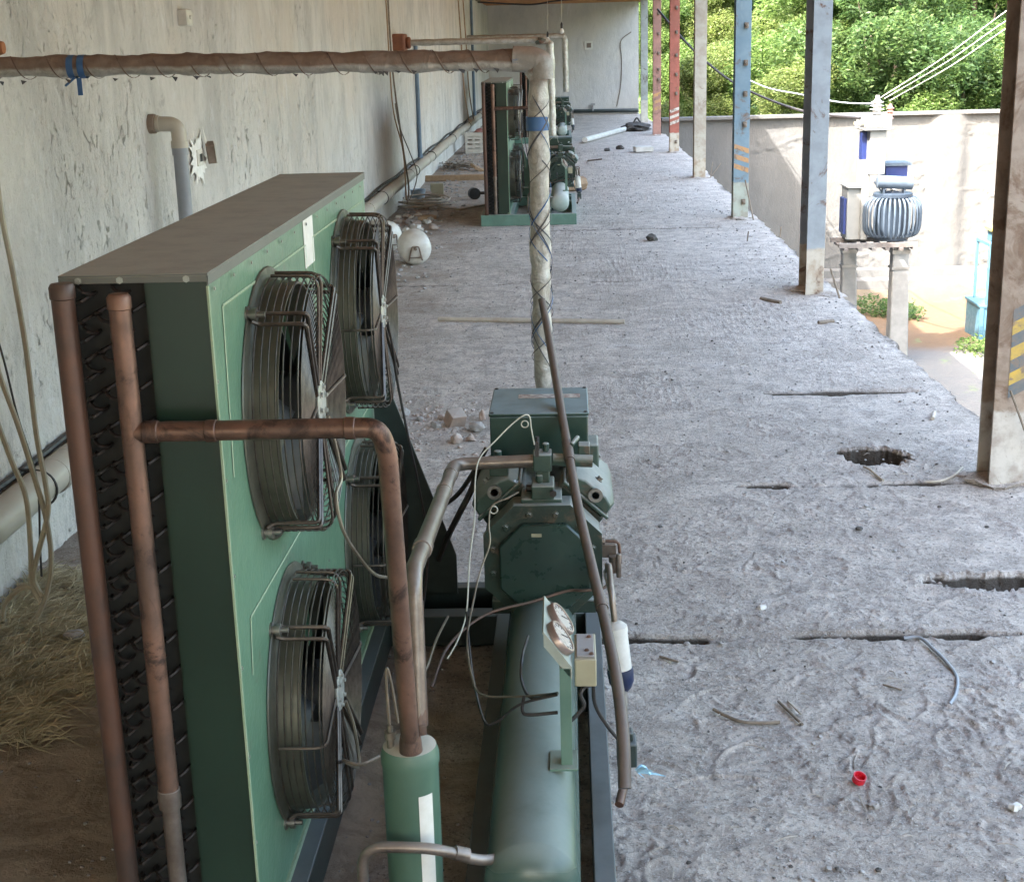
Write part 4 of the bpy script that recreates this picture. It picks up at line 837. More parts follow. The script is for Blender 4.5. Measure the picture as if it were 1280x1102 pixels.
# wall boxes, scars
def wall_box(px, py, w, h, d, mat, name, label, cat, tilt=0.):
    p = at(px, py, 'x', XW+d); m = MB(); m.box(XW-.005, XW+d, p.y-w/2, p.y+w/2, p.z-h/2, p.z+h/2, Matrix.Rotation(tilt, 3, 'X')); o = m.build(name, mat, bevel=.006); return tag(o, label, cat), p
o, p = wall_box(237, 22, .11, .085, .05, M_WHITE, 'junction_box', 'small white box on the wall above the dusty lagged pipe', 'junction box'); ROOT[o.name_full] = tuple(o.location)
m = MB(); m.lathe([(0, .012), (.008, .010), (.009, .001)], (XW+.05, p.y, p.z), (1, 0, 0), 12); m.build('button', M_WHITE, o)
# plaster scar with hanging socket box
p = at(248, 196, 'x', XW+.012); n = 40; m = MB(); vs = [(XW+.019, p.y, p.z)]; rr_ = random.Random(4)
for k in range(n):
    a = 2*PI*k/n; R_ = rr_.uniform(.6, 1.1) if k % 2 else rr_.uniform(.45, .7); vs.append((XW+.013, p.y+math.cos(a)*R_*.21, p.z+math.sin(a)*R_*(.19 if math.sin(a) < 0 else .15)))
m.add(vs, [(0, k+1, (k+1) % n+1) for k in range(n)]); scar = tag(m.build('plaster_patch', pm('fresh_gypsum', (.86, .85, .81), (.74, .72, .67), sc=20, rough=.95, bump=.3)), 'ragged white gypsum patch round a socket hole on the wall', 'plaster patch')
m = MB(); m.box(XW+.016, XW+.024, p.y-.055, p.y+.055, p.z-.05, p.z+.04); m.box(XW+.024, XW+.028, p.y-.038, p.y+.038, p.z-.033, p.z+.023); sb = tag(m.build('socket_plate', M_STK, bevel=.002), 'square grey socket frame set in the white gypsum patch', 'socket')
ROOT[sb.name_full] = tuple(sb.location)
m = MB(); m.box(XW+.028, XW+.0295, p.y-.028, p.y+.028, p.z-.026, p.z+.016); m.build('socket_hole', M_DARK, sb)
q = at(263, 190, 'x', XW+.05); m = MB(); m.box(XW+.03, XW+.075, q.y-.045, q.y+.045, q.z-.055, q.z+.05, Matrix.Rotation(.25, 3, 'X') @ Matrix.Rotation(.3, 3, 'Z')); hb = tag(m.build('loose_box', M_PVCB, bevel=.003), 'loose brown backed box hanging out beside the gypsum patch', 'junction box'); ROOT[hb.name_full] = tuple(hb.location)
m = MB(); m.box(XW+.076, XW+.08, q.y-.045, q.y+.045, q.z-.055, q.z+.05, Matrix.Rotation(.25, 3, 'X') @ Matrix.Rotation(.3, 3, 'Z')); m.build('front', M_STK, hb)
m = MB(); m.add([(XW+.02, q.y-.02, q.z+.15), (XW+.03, q.y+.04, q.z+.04), (XW+.035, q.y-.04, q.z+.05)], [(0, 1, 2)]); m.build('torn_tab', M_STK, hb)
# rusty wall sleeve
m = MB(); m.box(XW-.02, XW+.14, 17.55, 17.95, 1.86, 2.06); m.cyl((XW+.14, 17.75, 1.952), (XW+.2, 17.75, 1.952), .07, n=14); tag(m.build('wall_sleeve', pm('rust_sleeve', (.30, .12, .06), (.2, .08, .05), rough=.8, bump=.3), bevel=.02), 'rusty sleeve where the thinner lagged pipe leaves the wall', 'pipe sleeve')
# small wire patch at upper left edge
p = at(1, 60, 'y', 4.9); m = MB(); m.lathe([(0, .02), (.02, .026), (.04, .02), (.041, .001)], p-Vector((.03, 0, 0)), (1, 0, 0), 14); m.tube([p-Vector((.03, 0, 0)), (XW, p.y, p.z)], .008, 6); tag(m.build('rusty_stub', pm('orange_rust', (.42, .16, .06), (.3, .12, .06), rough=.8, bump=.2)), 'orange rusty pipe stub at the left edge above the lagged pipe', 'pipe stub')
# cables hanging at left edge
gC = 'pale cables hanging down the left wall'
def cable(pts, r, mat, label, group=None, name='cable', cat='cable'):
    m = MB(); m.tube(spl(pts, 8), r, 8); return tag(m.build(name, mat), label, cat, group)
M_CABW = pm('cable_pale', (.42, .38, .28), (.33, .29, .22), sc=6, rough=.5, bump=.05)
a = lambda px, py, y=4.45: at(px, py, 'y', y)
cable([a(-30, 60), a(-14, 150), a(1, 262), a(17, 345), a(33, 440), a(45, 540), a(57, 605), a(60, 640), a(48, 690), a(42, 722), a(52, 745)], .0095, M_CABW, 'rightmost pale cable hanging from above past the drain pipe at the left edge', gC)
cable([a(-22, 400), a(0, 470), a(22, 530), a(41, 590), a(58, 650), a(64, 700), a(58, 742), a(43, 775), a(18, 790), a(6, 780), a(6, 755), a(25, 735), a(40, 733)], .0095, M_CABW, 'pale cable looping round on the straw below the drain pipe', gC)
cable([a(-25, 470), a(-6, 520), a(14, 575), a(32, 620), a(38, 680), a(40, 730), a(50, 752)], .0095, M_CABW, 'leftmost pale cable in front of the drain pipe', gC)
cable([a(-20, 380, 4.6), a(2, 440, 4.6), a(22, 520, 4.6), a(46, 600, 4.6), a(50, 680, 4.6), a(52, 720, 4.6)], .004, M_BLACK, 'thin black cable hanging behind the pale cables at the left edge')
cable([at(52, 745, 'z', .012), at(75, 734, 'z', .02), at(112, 735, 'z', .02), at(140, 740, 'z', .02)], .008, M_CABW, 'pale cable end lying on the straw behind the copper header')
cable([at(45, 752, 'z', .012), at(80, 745, 'z', .02), at(118, 752, 'z', .02)], .008, M_CABW, 'second pale cable end on the straw just in front of the other')
# cables dropping from roof onto the coil beyond the first unit
for i, (pts, rad, mat) in enumerate([
    ([(484, -30), (486, 20), (491, 90), (500, 160), (507, 205), (511, 235), (509, 255)], .010, M_TWIG), ([(480, -30), (483, 10), (487, 80), (492, 140), (504, 190), (508, 250)], .008, M_WOOD), ([(494, 130), (500, 160), (512, 190), (521, 215), (519, 232), (512, 250)], .007, M_TWIG)]):
    cable([at(px, py, 'x', -1.86) for px, py in pts], rad, mat, ['thickest brown cable dropping in front of the wall to a heap of coiled cable', 'thin tan cable beside the thick brown one above the coiled heap', 'slack brown cable bowing out right above the coiled heap'][i], 'cables dropping to the coil on the floor')
for i, px in enumerate((572, 578)):
    cable([at(px, -10, 'x', -1.95), at(px+5, 60, 'x', -1.95), at(px+8, 110, 'x', -1.95), at(px+14, 150, 'x', -1.95)], .012, M_WOOD, ['left of two thin tan cables hanging on the far part of the left wall', 'right of two thin tan cables hanging on the far part of the left wall'][i], 'thin far cables')
m = MB(); c = at(527, 256, 'z', .02)
for k in range(7):
    R_ = .20+.05*(k % 3); ph = k*.7; m.tube([(c.x+math.cos(ph+t*.5)*R_*(1.25)+.03*math.sin(k), c.y+math.sin(ph+t*.5)*R_*1.6+.1*k*.3, .015+.012*k+.01*math.sin(t)) for t in range(11)], .010, 6)
m.tube([at(548, 259, 'z', .02), at(575, 262, 'z', .02), at(608, 256, 'z', .02)], .012, 6); tag(m.build('cable_coil', M_BAMB), 'heap of coiled tan cable on the floor by the wall', 'cable coil')
# light bulbs hanging
for i, (px, py, yv, s_) in enumerate(((702, 33, 24.0, 1.1), (684.5, 44, 26.0, .9))):
    p = at(px, py, 'y', yv); t = thing('hanging_bulb', (p.x, p.y, p.z-.12), ['larger white bulb hanging by a wire from the roof', 'smaller bulb hanging lower, just over the thinner lagged pipe'][i], 'light bulb', 'bare hanging bulbs')
    m = MB(); m.lathe([(0, .001), (.005, .02), (.02, .034), (.04, .040), (.055, .036), (.075, .02), (.085, .017)], (p.x, p.y, p.z-.12), (0, 0, 1), 18); m.build('bulb', M_BULB, t)
    m = MB(); m.lathe([(0, .018), (.03, .020), (.07, .020), (.09, .01), (.10, .004)], (p.x, p.y, p.z-.035), (0, 0, 1), 14); m.build('lamp_holder', M_BLACK, t)
    m = MB(); m.tube([(p.x, p.y, p.z+.06), (p.x+.01, p.y, ZR)], .004, 5); m.build('flex', M_WHITEW, t)
# end wall things
p = at(736, 57, 'y', YB); m = MB(); m.box(p.x-.11, p.x+.11, YB-.03, YB, p.z-.11, p.z+.11); o = tag(m.build('socket_plate', M_STK), 'square socket plate high on the end wall', 'socket'); ROOT[o.name_full] = tuple(o.location)
m = MB(); m.box(p.x-.06, p.x+.06, YB-.034, YB-.031, p.z-.06, p.z+.06); m.build('socket_hole', M_PVCB, o)
cable([at(789, 40, 'y', YB-.02), at(776, 52, 'y', YB-.02), at(777, 75, 'y', YB-.02), at(776, 105, 'y', YB-.02), at(771, 133, 'y', YB-.02)], .012, M_TWIG, 'thin dark wire wandering down the end wall')
m = MB(); m.tube([(.2, YB-.08, .12), (1.95, YB-.08, .10)], .05, 8); o = tag(m.build('floor_pipe', M_FRAME), 'dark pipe along the foot of the end wall', 'pipe')
m = MB(); q = at(741, 132, 'y', YB-.1); m.cyl((q.x, q.y, .1), (q.x, q.y, q.z+.02), .03, n=8); m.box(q.x-.06, q.x+.06, q.y-.03, q.y+.03, q.z, q.z+.06); tag(m.build('floor_tap', M_GREY), 'small grey upright fitting on the pipe by the end wall', 'tap')
cable([(-2.0, 34, 2.86), (-1.2, 34.2, 2.80), (-.7, 34.2, 2.78), (-.2, 34.1, 2.84), (.4, 34, 2.87), (1.0, 34, 2.84), (1.6, 34, 2.89), (2.0, 34, 2.9)], .02, M_BLACK, 'dark cable sagging under the far roof boards')
m = MB()
for k in range(26):
    x = random.uniform(-2.0, -1.0); m.lump((x, 31+random.uniform(-1.5, 2), ZR-.06-random.uniform(0, .05)), .05, .08, .03, k, .4, 0)
tag(m.build('cobweb_clumps', M_TWIG), 'ragged grey clumps hanging under the roof edge at the left wall', 'debris')

# ================================================================== THINGS ON THE SLAB
def gz(p): return (p[0], p[1], 0)
for i, (px, py, yaw, desc) in enumerate(((519, 312, .15, 'white gas cylinder lying end on beyond the second fan, nearer of two'), (489, 297, .6, 'white gas cylinder half hidden behind the upper far fan cage'))):
    c = at(px, py, 'z', .15); R_ = Matrix.Rotation(yaw, 3, 'Z'); ax = R_@Vector((0, 1, 0)); t = thing('gas_cylinder', (c.x, c.y, 0), desc, 'gas cylinder', 'white cylinders lying on the slab')
    m = MB(); m.lathe([(-.02, .001), (-.018, .05), (0, .10), (.03, .135), (.07, .15), (.30, .15), (.34, .135), (.37, .10), (.39, .001)], (c.x, c.y, .152), ax, 30); m.build('shell', M_WHITE, t)
    m = MB(); w = R_@Vector((1, 0, 0)); b = Vector((c.x, c.y, .152)); f_ = lambda u, v, d: b+w*u+Vector((0, 0, v))-ax*d
    m.tube(fil([f_(-.06, -.10, .01), f_(-.03, .03, .055), f_(.03, .03, .055), f_(.06, -.10, .01)], .015, 4), .007, 6); m.tube([f_(-.055, -.07, .03), f_(.055, -.07, .03)], .005, 6); m.cyl(f_(0, .01, .02), f_(0, .01, .07), .014, n=10); m.build('valve_guard', M_PVCB, t)
# loose objects
def stick(p0, p1, r, mat, label, name='stick', cat='stick', bow=.0, group=None, n=8, r1=None):
    p0, p1 = V3(p0), V3(p1); mid = (p0+p1)/2+Vector((bow, bow*.5, 0)); m = MB(); pts = spl([p0, mid, p1], 5); L = len(pts); m.tube(pts, [r+(((r1 or r)-r)*i/L) for i in range(L)], n); return tag(m.build(name, mat), label, cat, group)
stick(at(548, 399, 'z', .018), at(781, 402, 'z', .018), .018, M_BAMB, 'long pale straight pole lying across the slab behind the white lagged pipe', 'wooden_pole', 'pole')
stick(at(731, 175, 'z', .07), at(787, 160, 'z', .05), .055, M_WHITE, 'long white plastic pipe lying on the far slab', 'plastic_pipe', 'pipe', n=14)
m = MB(); c = at(796, 164, 'z', 0); m.lump((c.x, c.y, .07), .24, .30, .12, 3, .25, 2); m.tube(spl([(c.x-.1, c.y, .1), (c.x, c.y, .28), (c.x+.12, c.y, .1)], 5), .02, 6); tag(m.build('bag', M_DSTONE), 'dark slumped bag beside the long white pipe', 'bag')
m = MB(); c = at(804, 190, 'z', 0); m.box(c.x-.16, c.x+.16, c.y-.16, c.y+.16, .01, .10, Matrix.Rotation(.1, 3, 'Z')); bb = tag(m.build('foam_block', M_WHITE, bevel=.01), 'flat white foam block on the slab in front of the dull pink post', 'block')
for i, (px, py, s_, mt, d_) in enumerate(((815, 301, .055, M_DSTONE, 'dark fist sized lump alone on the slab below the red post'), (1074, 662, .012, M_DSTONE, 'tiny black lump on the open slab between the two holes'), (1092, 1008, .013, M_STONE, 'small pale stone below the red cap'), (775, 187, .07, M_DSTONE, 'dark scrap left of the white foam block'), (759, 189, .05, M_DSTONE, 'darker small scrap beside the larger dark scrap'), (1269, 1011, .014, M_WHITE, 'white stone at the right edge near the bottom'), (952, 762, .014, M_WHITE, 'white chip in front of the long joint'), (1098, 1088, .007, M_DSTONE, 'tiny dark pebble at the bottom edge'), (1100, 985, .006, M_DSTONE, 'dark grain just right of the red cap'))):
    c = at(px, py, 'z', 0); m = MB(); m.lump((c.x, c.y, s_*.45), s_, s_*1.2, s_*.75, 40+i, .3, 1); tag(m.build('stone', mt), d_, 'stone')
# bricks and rubble behind the compressor
gB = 'broken brick pieces beside the first unit'
for i, (px, py, w, d, h, rz, rx, mt, ds) in enumerate(((569, 527, .085, .10, .075, .5, .35, M_BRICK, 'largest tan broken brick, tilted up, left of the terminal box'), (596, 533, .065, .07, .055, .2, .1, M_STONE, 'squarish grey brick lump touching the terminal box side'), (571, 548, .055, .06, .05, .9, .2, M_BRICK, 'pinkish lump lying just in front of the tilted brick'), (545, 530, .035, .05, .04, .2, 0, M_STONE, 'grey lump left of the tilted brick'), (505, 516, .05, .05, .06, .4, .1, M_STONE, 'upright grey lump nearest the fan cage'), (553, 519, .04, .03, .03, 0, 0, M_BRICK, 'small reddish crumb behind the tilted brick'), (588, 545, .03, .035, .035, 1, .2, M_BRICK, 'small brown piece in front of the grey brick lump'), (603, 520, .03, .03, .06, 0, .3, M_BRICK, 'thin reddish shard leaning by the terminal box'), (525, 520, .03, .03, .025, 0, .3, M_STONE, 'small flat crumb between the upright lump and tilted brick'))):
    c = at(px, py+6, 'z', 0); m = MB(); m.box(c.x-w/2, c.x+w/2, c.y-d/2, c.y+d/2, .0, h, Matrix.Rotation(rz, 3, 'Z')@Matrix.Rotation(rx, 3, 'X'))
    m.v = [tuple(Vector(v)+Vector((random.uniform(-1, 1)*w*.16, random.uniform(-1, 1)*d*.12, random.uniform(-1, 1)*h*.14+.008))) for v in m.v]
    if i: m = MB(); m.lump((c.x, c.y, h*.42), w*.62, d*.6, h*.62, 500+i, .22, 1)
    tag(m.build('brick_piece', mt, bevel=.004, smooth=False), ds, 'brick', gB)
# things between the units by the wall
def boxy(px, py, w, d, h, rz, mat, name, label, cat, z0=0., grp=None):
    c = at(px, py, 'z', z0); m = MB(); m.box(c.x-w/2, c.x+w/2, c.y, c.y+d, z0, z0+h, Matrix.Rotation(rz, 3, 'Z')); return tag(m.build(name, mat, bevel=.006), label, cat, grp)
boxy(546, 248, .17, .12, .19, .15, M_CREAM, 'brick_piece', 'upright beige half brick on the floor by the wall', 'brick')
boxy(533, 249, .10, .10, .10, .5, M_BRICK, 'brick_piece', 'small red brown brick between the bucket and the beige half brick', 'brick')
c = at(523, 252, 'z', 0); m = MB(); m.lathe([(0, .075), (.15, .10), (.155, .105), (.155, .092), (.02, .07)], (c.x, c.y, 0), (0, 0, 1), 18); o = tag(m.build('bucket', pm('bucket_blue', (.30, .38, .46), (.4, .44, .48), rough=.5, bump=.1)), 'small pale blue bucket on the floor by the wall', 'bucket')
boxy(575, 226, 1.05, .12, .08, .03, M_WOOD, 'timber', 'brown timber baulk lying left of the second unit', 'timber')
stick(at(700, 232, 'z', .09), at(729, 229, 'z', .09), .095, M_WOOD, 'end of a round brown log sticking out right of the second unit', 'log', 'log')
c = at(597, 192, 'z', 0); t = thing('plastic_crate', (c.x, c.y, 0), 'white plastic crate with slots standing left of the second unit', 'crate')
m = MB(); w, d, h = .44, .34, .36; x0, y0 = c.x-w/2, c.y
m.box(x0, x0+w, y0, y0+d, .0, .02)
for k in range(5): z = .03+k*.075; m.box(x0, x0+w, y0, y0+.015, z, z+.045); m.box(x0, x0+.015, y0+.016, y0+d, z, z+.045); m.box(x0+w-.015, x0+w, y0+.016, y0+d, z, z+.045); m.box(x0+.016, x0+w-.016, y0+d-.015, y0+d, z, z+.045)
for k in range(4): x = x0+k*w/3.3; m.box(x, x+.04, y0-.006, y0+.018, 0.001, h)
m.box(x0-.01, x0+w+.01, y0-.012, y0-.007, h-.05, h+.01); m.build('shell', M_WHITE, t)
m = MB(); m.lump((c.x+.05, c.y+.17, .36), .14, .12, .07, 6, .3, 1); tag(m.build('rag', pm('red_rag', (.33, .12, .1), (.24, .14, .12), rough=.9, bump=.3)), 'reddish rag heaped in the white crate', 'rag')
c = at(570, 211, 'z', 0); m = MB()
for k in range(60): a = random.uniform(0, PI); m.tube([(c.x+random.uniform(-.25, .15), c.y+random.uniform(-.5, .5), .01+random.random()*.10), (c.x+random.uniform(-.3, .3), c.y+random.uniform(-.6, .6), .01+random.random()*.08)], .006, 4)
tag(m.build('twig_heap', M_TWIG), 'heap of thin twigs behind the brown timber', 'twigs')
c = at(600, 214, 'z', 0); m = MB(); m.box(c.x-.14, c.x+.14, c.y-.1, c.y+.1, .01, .05, Matrix.Rotation(.5, 3, 'Y')@Matrix.Rotation(.5, 3, 'Z')); tag(m.build('board_offcut', M_WOOD), 'tilted board offcut beside the second unit', 'board')
c = at(592, 249, 'z', 0); m = MB(); m.lathe([(0, .03), (.004, .075), (.09, .075), (.094, .04)], (c.x, c.y, .075), (.3, -1, 0), 16); m.cyl((c.x, c.y, .075), (c.x+.25, c.y-.15, .09), .02, n=8); tag(m.build('roller', M_BLACK), 'small black round roll by the foot of the second unit', 'roll')
boxy(531, 276, .22, .16, .05, .4, M_WOOD, 'board_offcut', 'flat brown offcut beside the cable coil', 'board')
# rubble by the wall
gR = 'rubble pieces along the wall beyond the first unit'; rp = random.Random(12)
fam = [('pale', M_STONE), ('pinkish', M_BRICK), ('white', M_WHITE)]
for i in range(34):
    px = rp.uniform(484, 545); py = rp.uniform(262, 292) - (px-484)*.06; s_ = rp.uniform(.022, .06); c = at(px, py, 'z', 0)
    if c.x < XW+.1: continue
    m = MB(); m.lump((c.x, c.y, s_*.4), s_, s_*1.2, s_*.8, 300+i, .3, 1); k = rp.randrange(3); tag(m.build('rubble_piece', fam[k][1]), 'one of the %s crumbled lumps strewn along the wall beyond the nearest unit' % fam[k][0], 'rubble', 'rubble %s lumps' % fam[k][0])
# gravel: countless crumbs over the slab
def crumbs(name, n, region, smin, smax, mat, label, seed):
    r = random.Random(seed); m = MB()
    base = MB().lump((0, 0, 0), 1, 1, 1, 5, .25, 0)
    for k in range(n):
        x, y = region(r); s_ = r.uniform(smin, smax)*(.5+.5*r.random()**2)*(1+y*.03); a = r.uniform(0, 6.3); ca, sa = math.cos(a), math.sin(a)
        m.add([(x+(v[0]*ca-v[1]*sa)*s_, y+(v[0]*sa+v[1]*ca)*s_*1.1, v[2]*s_*.7+.003) for v in base.v], base.f)
    o = m.build(name, mat, kind='stuff', smooth=False, origin=(0, 0, 0)); o['label'] = label; o['category'] = 'gravel'
crumbs('gravel', 2600, lambda r: (r.uniform(-1.7, 2.0), 2.9+r.random()**2.0*24), .003, .0085, M_STONE, 'fine grey crumbs scattered all over the rough slab', 21)
crumbs('gravel', 350, lambda r: (r.gauss(.75, .6) if r.random() < .5 else r.gauss(1.9, .1), 2.9+r.random()**1.6*16), .003, .009, M_DSTONE, 'fine dark crumbs scattered over the slab', 22)
crumbs('gravel', 700, lambda r: (XW+.12+abs(r.gauss(0, .4)), r.uniform(11, 30)), .008, .024, M_STONE, 'coarser crumbs gathered along the foot of the wall', 23)
crumbs('gravel', 260, lambda r: (r.gauss(-.72, .16), r.gauss(7.15, .28)), .006, .016, M_BRICK, 'brick crumbs strewn round the broken bricks behind the compressor', 24)
crumbs('gravel', 220, lambda r: (r.uniform(1.2, 2.05), r.gauss(12, 5)), .005, .010, M_STONE, 'pale grit along the slab edge', 25)
# red cap
c = at(1072, 979, 'z', 0); m = MB(); m.lathe([(0, .0005), (.0015, .014), (.004, .0175), (.022, .0175), (.022, .0152), (.006, .0140), (.004, .0005)], (c.x, c.y, .006), (.2, -.30, .93), 28); o = tag(m.build('bottle_cap', M_RED), 'bright red plastic cap on the slab at lower right', 'cap')
cable([at(1071, 940, 'z', .003), at(1067, 952, 'z', .004), at(1069, 966, 'z', .003)], .0012, M_TWIG, 'thin curved twig just above the red cap', None, 'twig', 'twig')
cable([at(1074, 992, 'z', .003), at(1078, 1004, 'z', .003), at(1083, 1014, 'z', .003)], .0010, M_BAMB, 'thin twig between the red cap and the small pale stone', None, 'twig', 'twig')
# sticks and off-cuts near
cable([at(892, 886, 'z', .008), at(905, 893, 'z', .007), at(925, 901, 'z', .006), at(950, 903, 'z', .006), at(975, 902, 'z', .006)], .0052, M_TWIG, 'bent dark brown strip lying on the near slab', None, 'bent_strip', 'strip')
stick(at(973, 876, 'z', .008), at(1003, 905, 'z', .006), .0045, M_TWIG, 'dark splintered stick right of the bent strip')
stick(at(985, 876, 'z', .006), at(1001, 892, 'z', .010), .003, M_BAMB, 'pale sliver crossing the splintered stick')
stick(at(1104, 855, 'z', .004), at(1127, 862, 'z', .004), .0028, M_TWIG, 'short dark twig left of the grey curved hose')
stick(at(825, 820, 'z', .005), at(848, 827, 'z', .005), .004, M_TWIG, 'short dark twig just below the long joint')
cable([at(1130, 797, 'z', .01), at(1150, 797, 'z', .014), at(1168, 812, 'z', .010), at(1184, 828, 'z', .008), at(1196, 846, 'z', .007), at(1195, 866, 'z', .007), at(1187, 880, 'z', .007)], .0056, M_PVCG, 'grey curved length of hose from the long joint', None, 'hose_offcut', 'hose')
cable([at(1080, 583, 'z', .008), at(1088, 587, 'z', .01), at(1096, 594, 'z', .007), at(1104, 600, 'z', .006)], .006, M_BAMB, 'pale twig just below the far hole')
cable([at(1156, 602, 'z', .006), at(1175, 601, 'z', .012), at(1192, 594, 'z', .01), at(1203, 584, 'z', .006)], .006, M_BAMB, 'pale bent twig right of the far hole')
stick(at(951, 373, 'z', .012), at(976, 378, 'z', .012), .014, M_TWIG, 'flat brown stick between the light blue and blue grey posts')
stick(at(1023, 403, 'z', .012), at(1042, 401, 'z', .012), .014, M_TWIG, 'short brown stick near the slab edge past the blue grey post')
stick(at(1168, 515, 'z', .01), at(1166, 523, 'z', .01), .010, M_BAMB, 'tiny pale stick near the slab edge')
stick(at(735, 201, 'z', .01), at(752, 199, 'z', .14), .012, M_TWIG, 'thin dark rod lying right of the second unit')
# loose fibres and splinters trodden into the slab
r = random.Random(33); m = MB()
for k in range(150):
    x, y = (r.uniform(.15, 2.0), r.uniform(2.95, 4.25)) if k < 95 else (r.uniform(-.4, 2.0), r.uniform(4.3, 9)); a = r.uniform(0, 6.28); L = r.uniform(.012, .06); b_ = r.uniform(-.8, .8); pts = []
    for t in range(5): pts.append((x, y, .007+.003*math.sin(t))); x += math.cos(a)*L/4; y += math.sin(a)*L/4; a += b_*.35
    m.tube(pts, r.uniform(.0007, .0016), 4)
o = m.build('dry_fibres', M_BAMB, kind='stuff', origin=(0, 0, 0)); o['label'] = 'short dry fibres and splinters trodden into the slab'; o['category'] = 'straw'
# straw
def straw(n, seed):
    r = random.Random(seed); m = MB()
    for k in range(n):
        px, py = r.uniform(-60, 128), 728+r.random()**1.1*210
        if px > 60 and py > 880+r.uniform(-30, 10): continue
        if py > 905 and r.random() < .5: continue
        c = at(px, py, 'z', 0); 
        if c.x < XW+.03: c.x = XW+.03+r.random()*.1
        L = r.uniform(.04, .19); a = r.gauss(.9, .8); t = r.gauss(0, .22); z = r.uniform(.003, .035); w = r.uniform(.0008, .0026)
        d = Vector((math.cos(a)*math.cos(t), math.sin(a)*math.cos(t), math.sin(t))); n_ = Vector((-d.y, d.x, 0)).normalized()*w; p = Vector((c.x, c.y, z)); q = p+d*L+Vector((0, 0, -L*.1)); mid = (p+q)/2+Vector((0, 0, L*.12))
        p.z = max(p.z, .002); q.z = max(q.z, .002); up = Vector((0, 0, w*.8))
        m.add([p-n_, p+n_, mid+n_, mid-n_, q, p+up, mid+up], [(0, 1, 2, 3), (3, 2, 4), (0, 5, 6, 3), (5, 1, 2, 6), (3, 6, 4), (6, 2, 4)])
    o = m.build('straw', M_STRAW, kind='stuff', origin=(0, 0, 0), smooth=False); o['label'] = 'dry straw heaped on the floor between the wall and the nearest unit'; o['category'] = 'straw'
straw(6500, 5)
c = at(93, 806, 'z', 0); m = MB(); m.lump((c.x, c.y, .03), .03, .035, .03, 77, .2, 1); tag(m.build('stone', M_STONE), 'grey stone in the straw', 'stone')

# ================================================================== YARD
YT = 22.5
g1 = lambda px, py, y=YT: at(px, py, 'y', y)
for i, (pxt, pxb, pyt, pyb, wpx, yv, ds) in enumerate(((1125, 1121, 300, 418, 20, YT-.1, 'pale square concrete pole carrying the transformer, nearer of the pair'), (1061, 1060, 300, 372, 17, YT+.6, 'left concrete pole under the white metering cabinets'))):
    a, b = g1(pxt, pyt, yv), g1(pxb, pyb, yv); d = (a-b)/(a.z-b.z); b2 = b-d*(b.z-GZ+.15); w = wpx/FPX*yv/2
    m = MB(); vs = []
    for p, k in ((b2, 1.25), (a, .95)): vs += [(p.x-w*k, p.y-w*k, p.z), (p.x+w*k, p.y-w*k, p.z), (p.x+w*k, p.y+w*k, p.z), (p.x-w*k, p.y+w*k, p.z)]
    m.add(vs, [(0, 3, 2, 1), (4, 5, 6, 7), (0, 1, 5, 4), (1, 2, 6, 5), (2, 3, 7, 6), (3, 0, 4, 7)]); o = tag(m.build('concrete_pole', M_CONC, bevel=.02), ds, 'pole'); ROOT[o.name_full] = tuple(o.location)
    q = b2+(a-b2)*.92; m = MB(); m.box(q.x-w*1.1, q.x+w*1.1, q.y-w*1.1, q.y+w*1.1, q.z-.03, q.z+.03); q = b2+(a-b2)*.80; m.box(q.x-w*1.12, q.x+w*1.12, q.y-w*1.12, q.y+w*1.12, q.z-.02, q.z+.02); m.each('clamp_band', M_STEEL, o)
# platform
a, b = g1(1052, 303), g1(1137, 299); zpl = (a.z+b.z)/2-.03
m = MB(); m.box(a.x-.1, b.x+.05, YT-.35, YT-.27, zpl-.03, zpl+.04); m.box(a.x-.1, b.x+.05, YT+.35, YT+.43, zpl-.03, zpl+.04)
for k in range(6): x = a.x+(b.x-a.x)*k/5; m.box(x-.03, x+.03, YT-.4, YT+.5, zpl-.07, zpl-.032)
tag(m.build('platform', pm('rusty_beam', (.16, .15, .14), (.11, .09, .08), rough=.8, bump=.2)), 'steel beam platform joining the two concrete poles under the transformer', 'platform')
# transformer
c = g1(1115, 268); TX, TZ = c.x, zpl+.05; TH = .72
t = thing('transformer', (TX, YT, TZ), 'blue grey oil transformer with bulging radiator tubes on a concrete pole platform', 'transformer')
m = MB(); m.lathe([(0, .26), (.02, .27), (TH-.05, .27), (TH-.05, .30), (TH, .30), (TH+.01, .28), (TH+.03, .001)], (TX, YT, TZ), (0, 0, 1), 28); m.build('tank', M_TRANS, t)
m = MB()
for k in range(34):
    a = 2*PI*k/34; d = Vector((math.cos(a), math.sin(a)*.85, 0)); b = Vector((TX, YT, TZ))
    P = [b+d*.26+Vector((0, 0, .06)), b+d*.36+Vector((0, 0, .07)), b+d*.43+Vector((0, 0, .16)), b+d*.445+Vector((0, 0, .36)), b+d*.43+Vector((0, 0, .54)), b+d*.36+Vector((0, 0, .64)), b+d*.26+Vector((0, 0, .66))]
    m.tube(spl(P, 3), .017, 6)
m.each('radiator_tube', M_TRANSL, t)
m = MB(); a, b = g1(1096, 227, YT-.15), g1(1141, 229, YT-.15); m.lathe([(0, .08), (.01, .10), (a.__sub__(b).length-.01, .10), ((a-b).length, .08)], a, (b-a), 20); m.build('conservator', M_TRANSL, t)
m = MB(); m.box(TX-.2, TX-.17, YT-.2, YT-.1, TZ+TH, a.z-.07); m.box(TX+.12, TX+.15, YT-.2, YT-.1, TZ+TH, a.z-.07); m.tube([(TX-.2, YT-.15, TZ+TH+.03), (TX-.33, YT-.15, a.z)], .012, 6); m.each('bracket', M_TRANS, t)
m = MB()
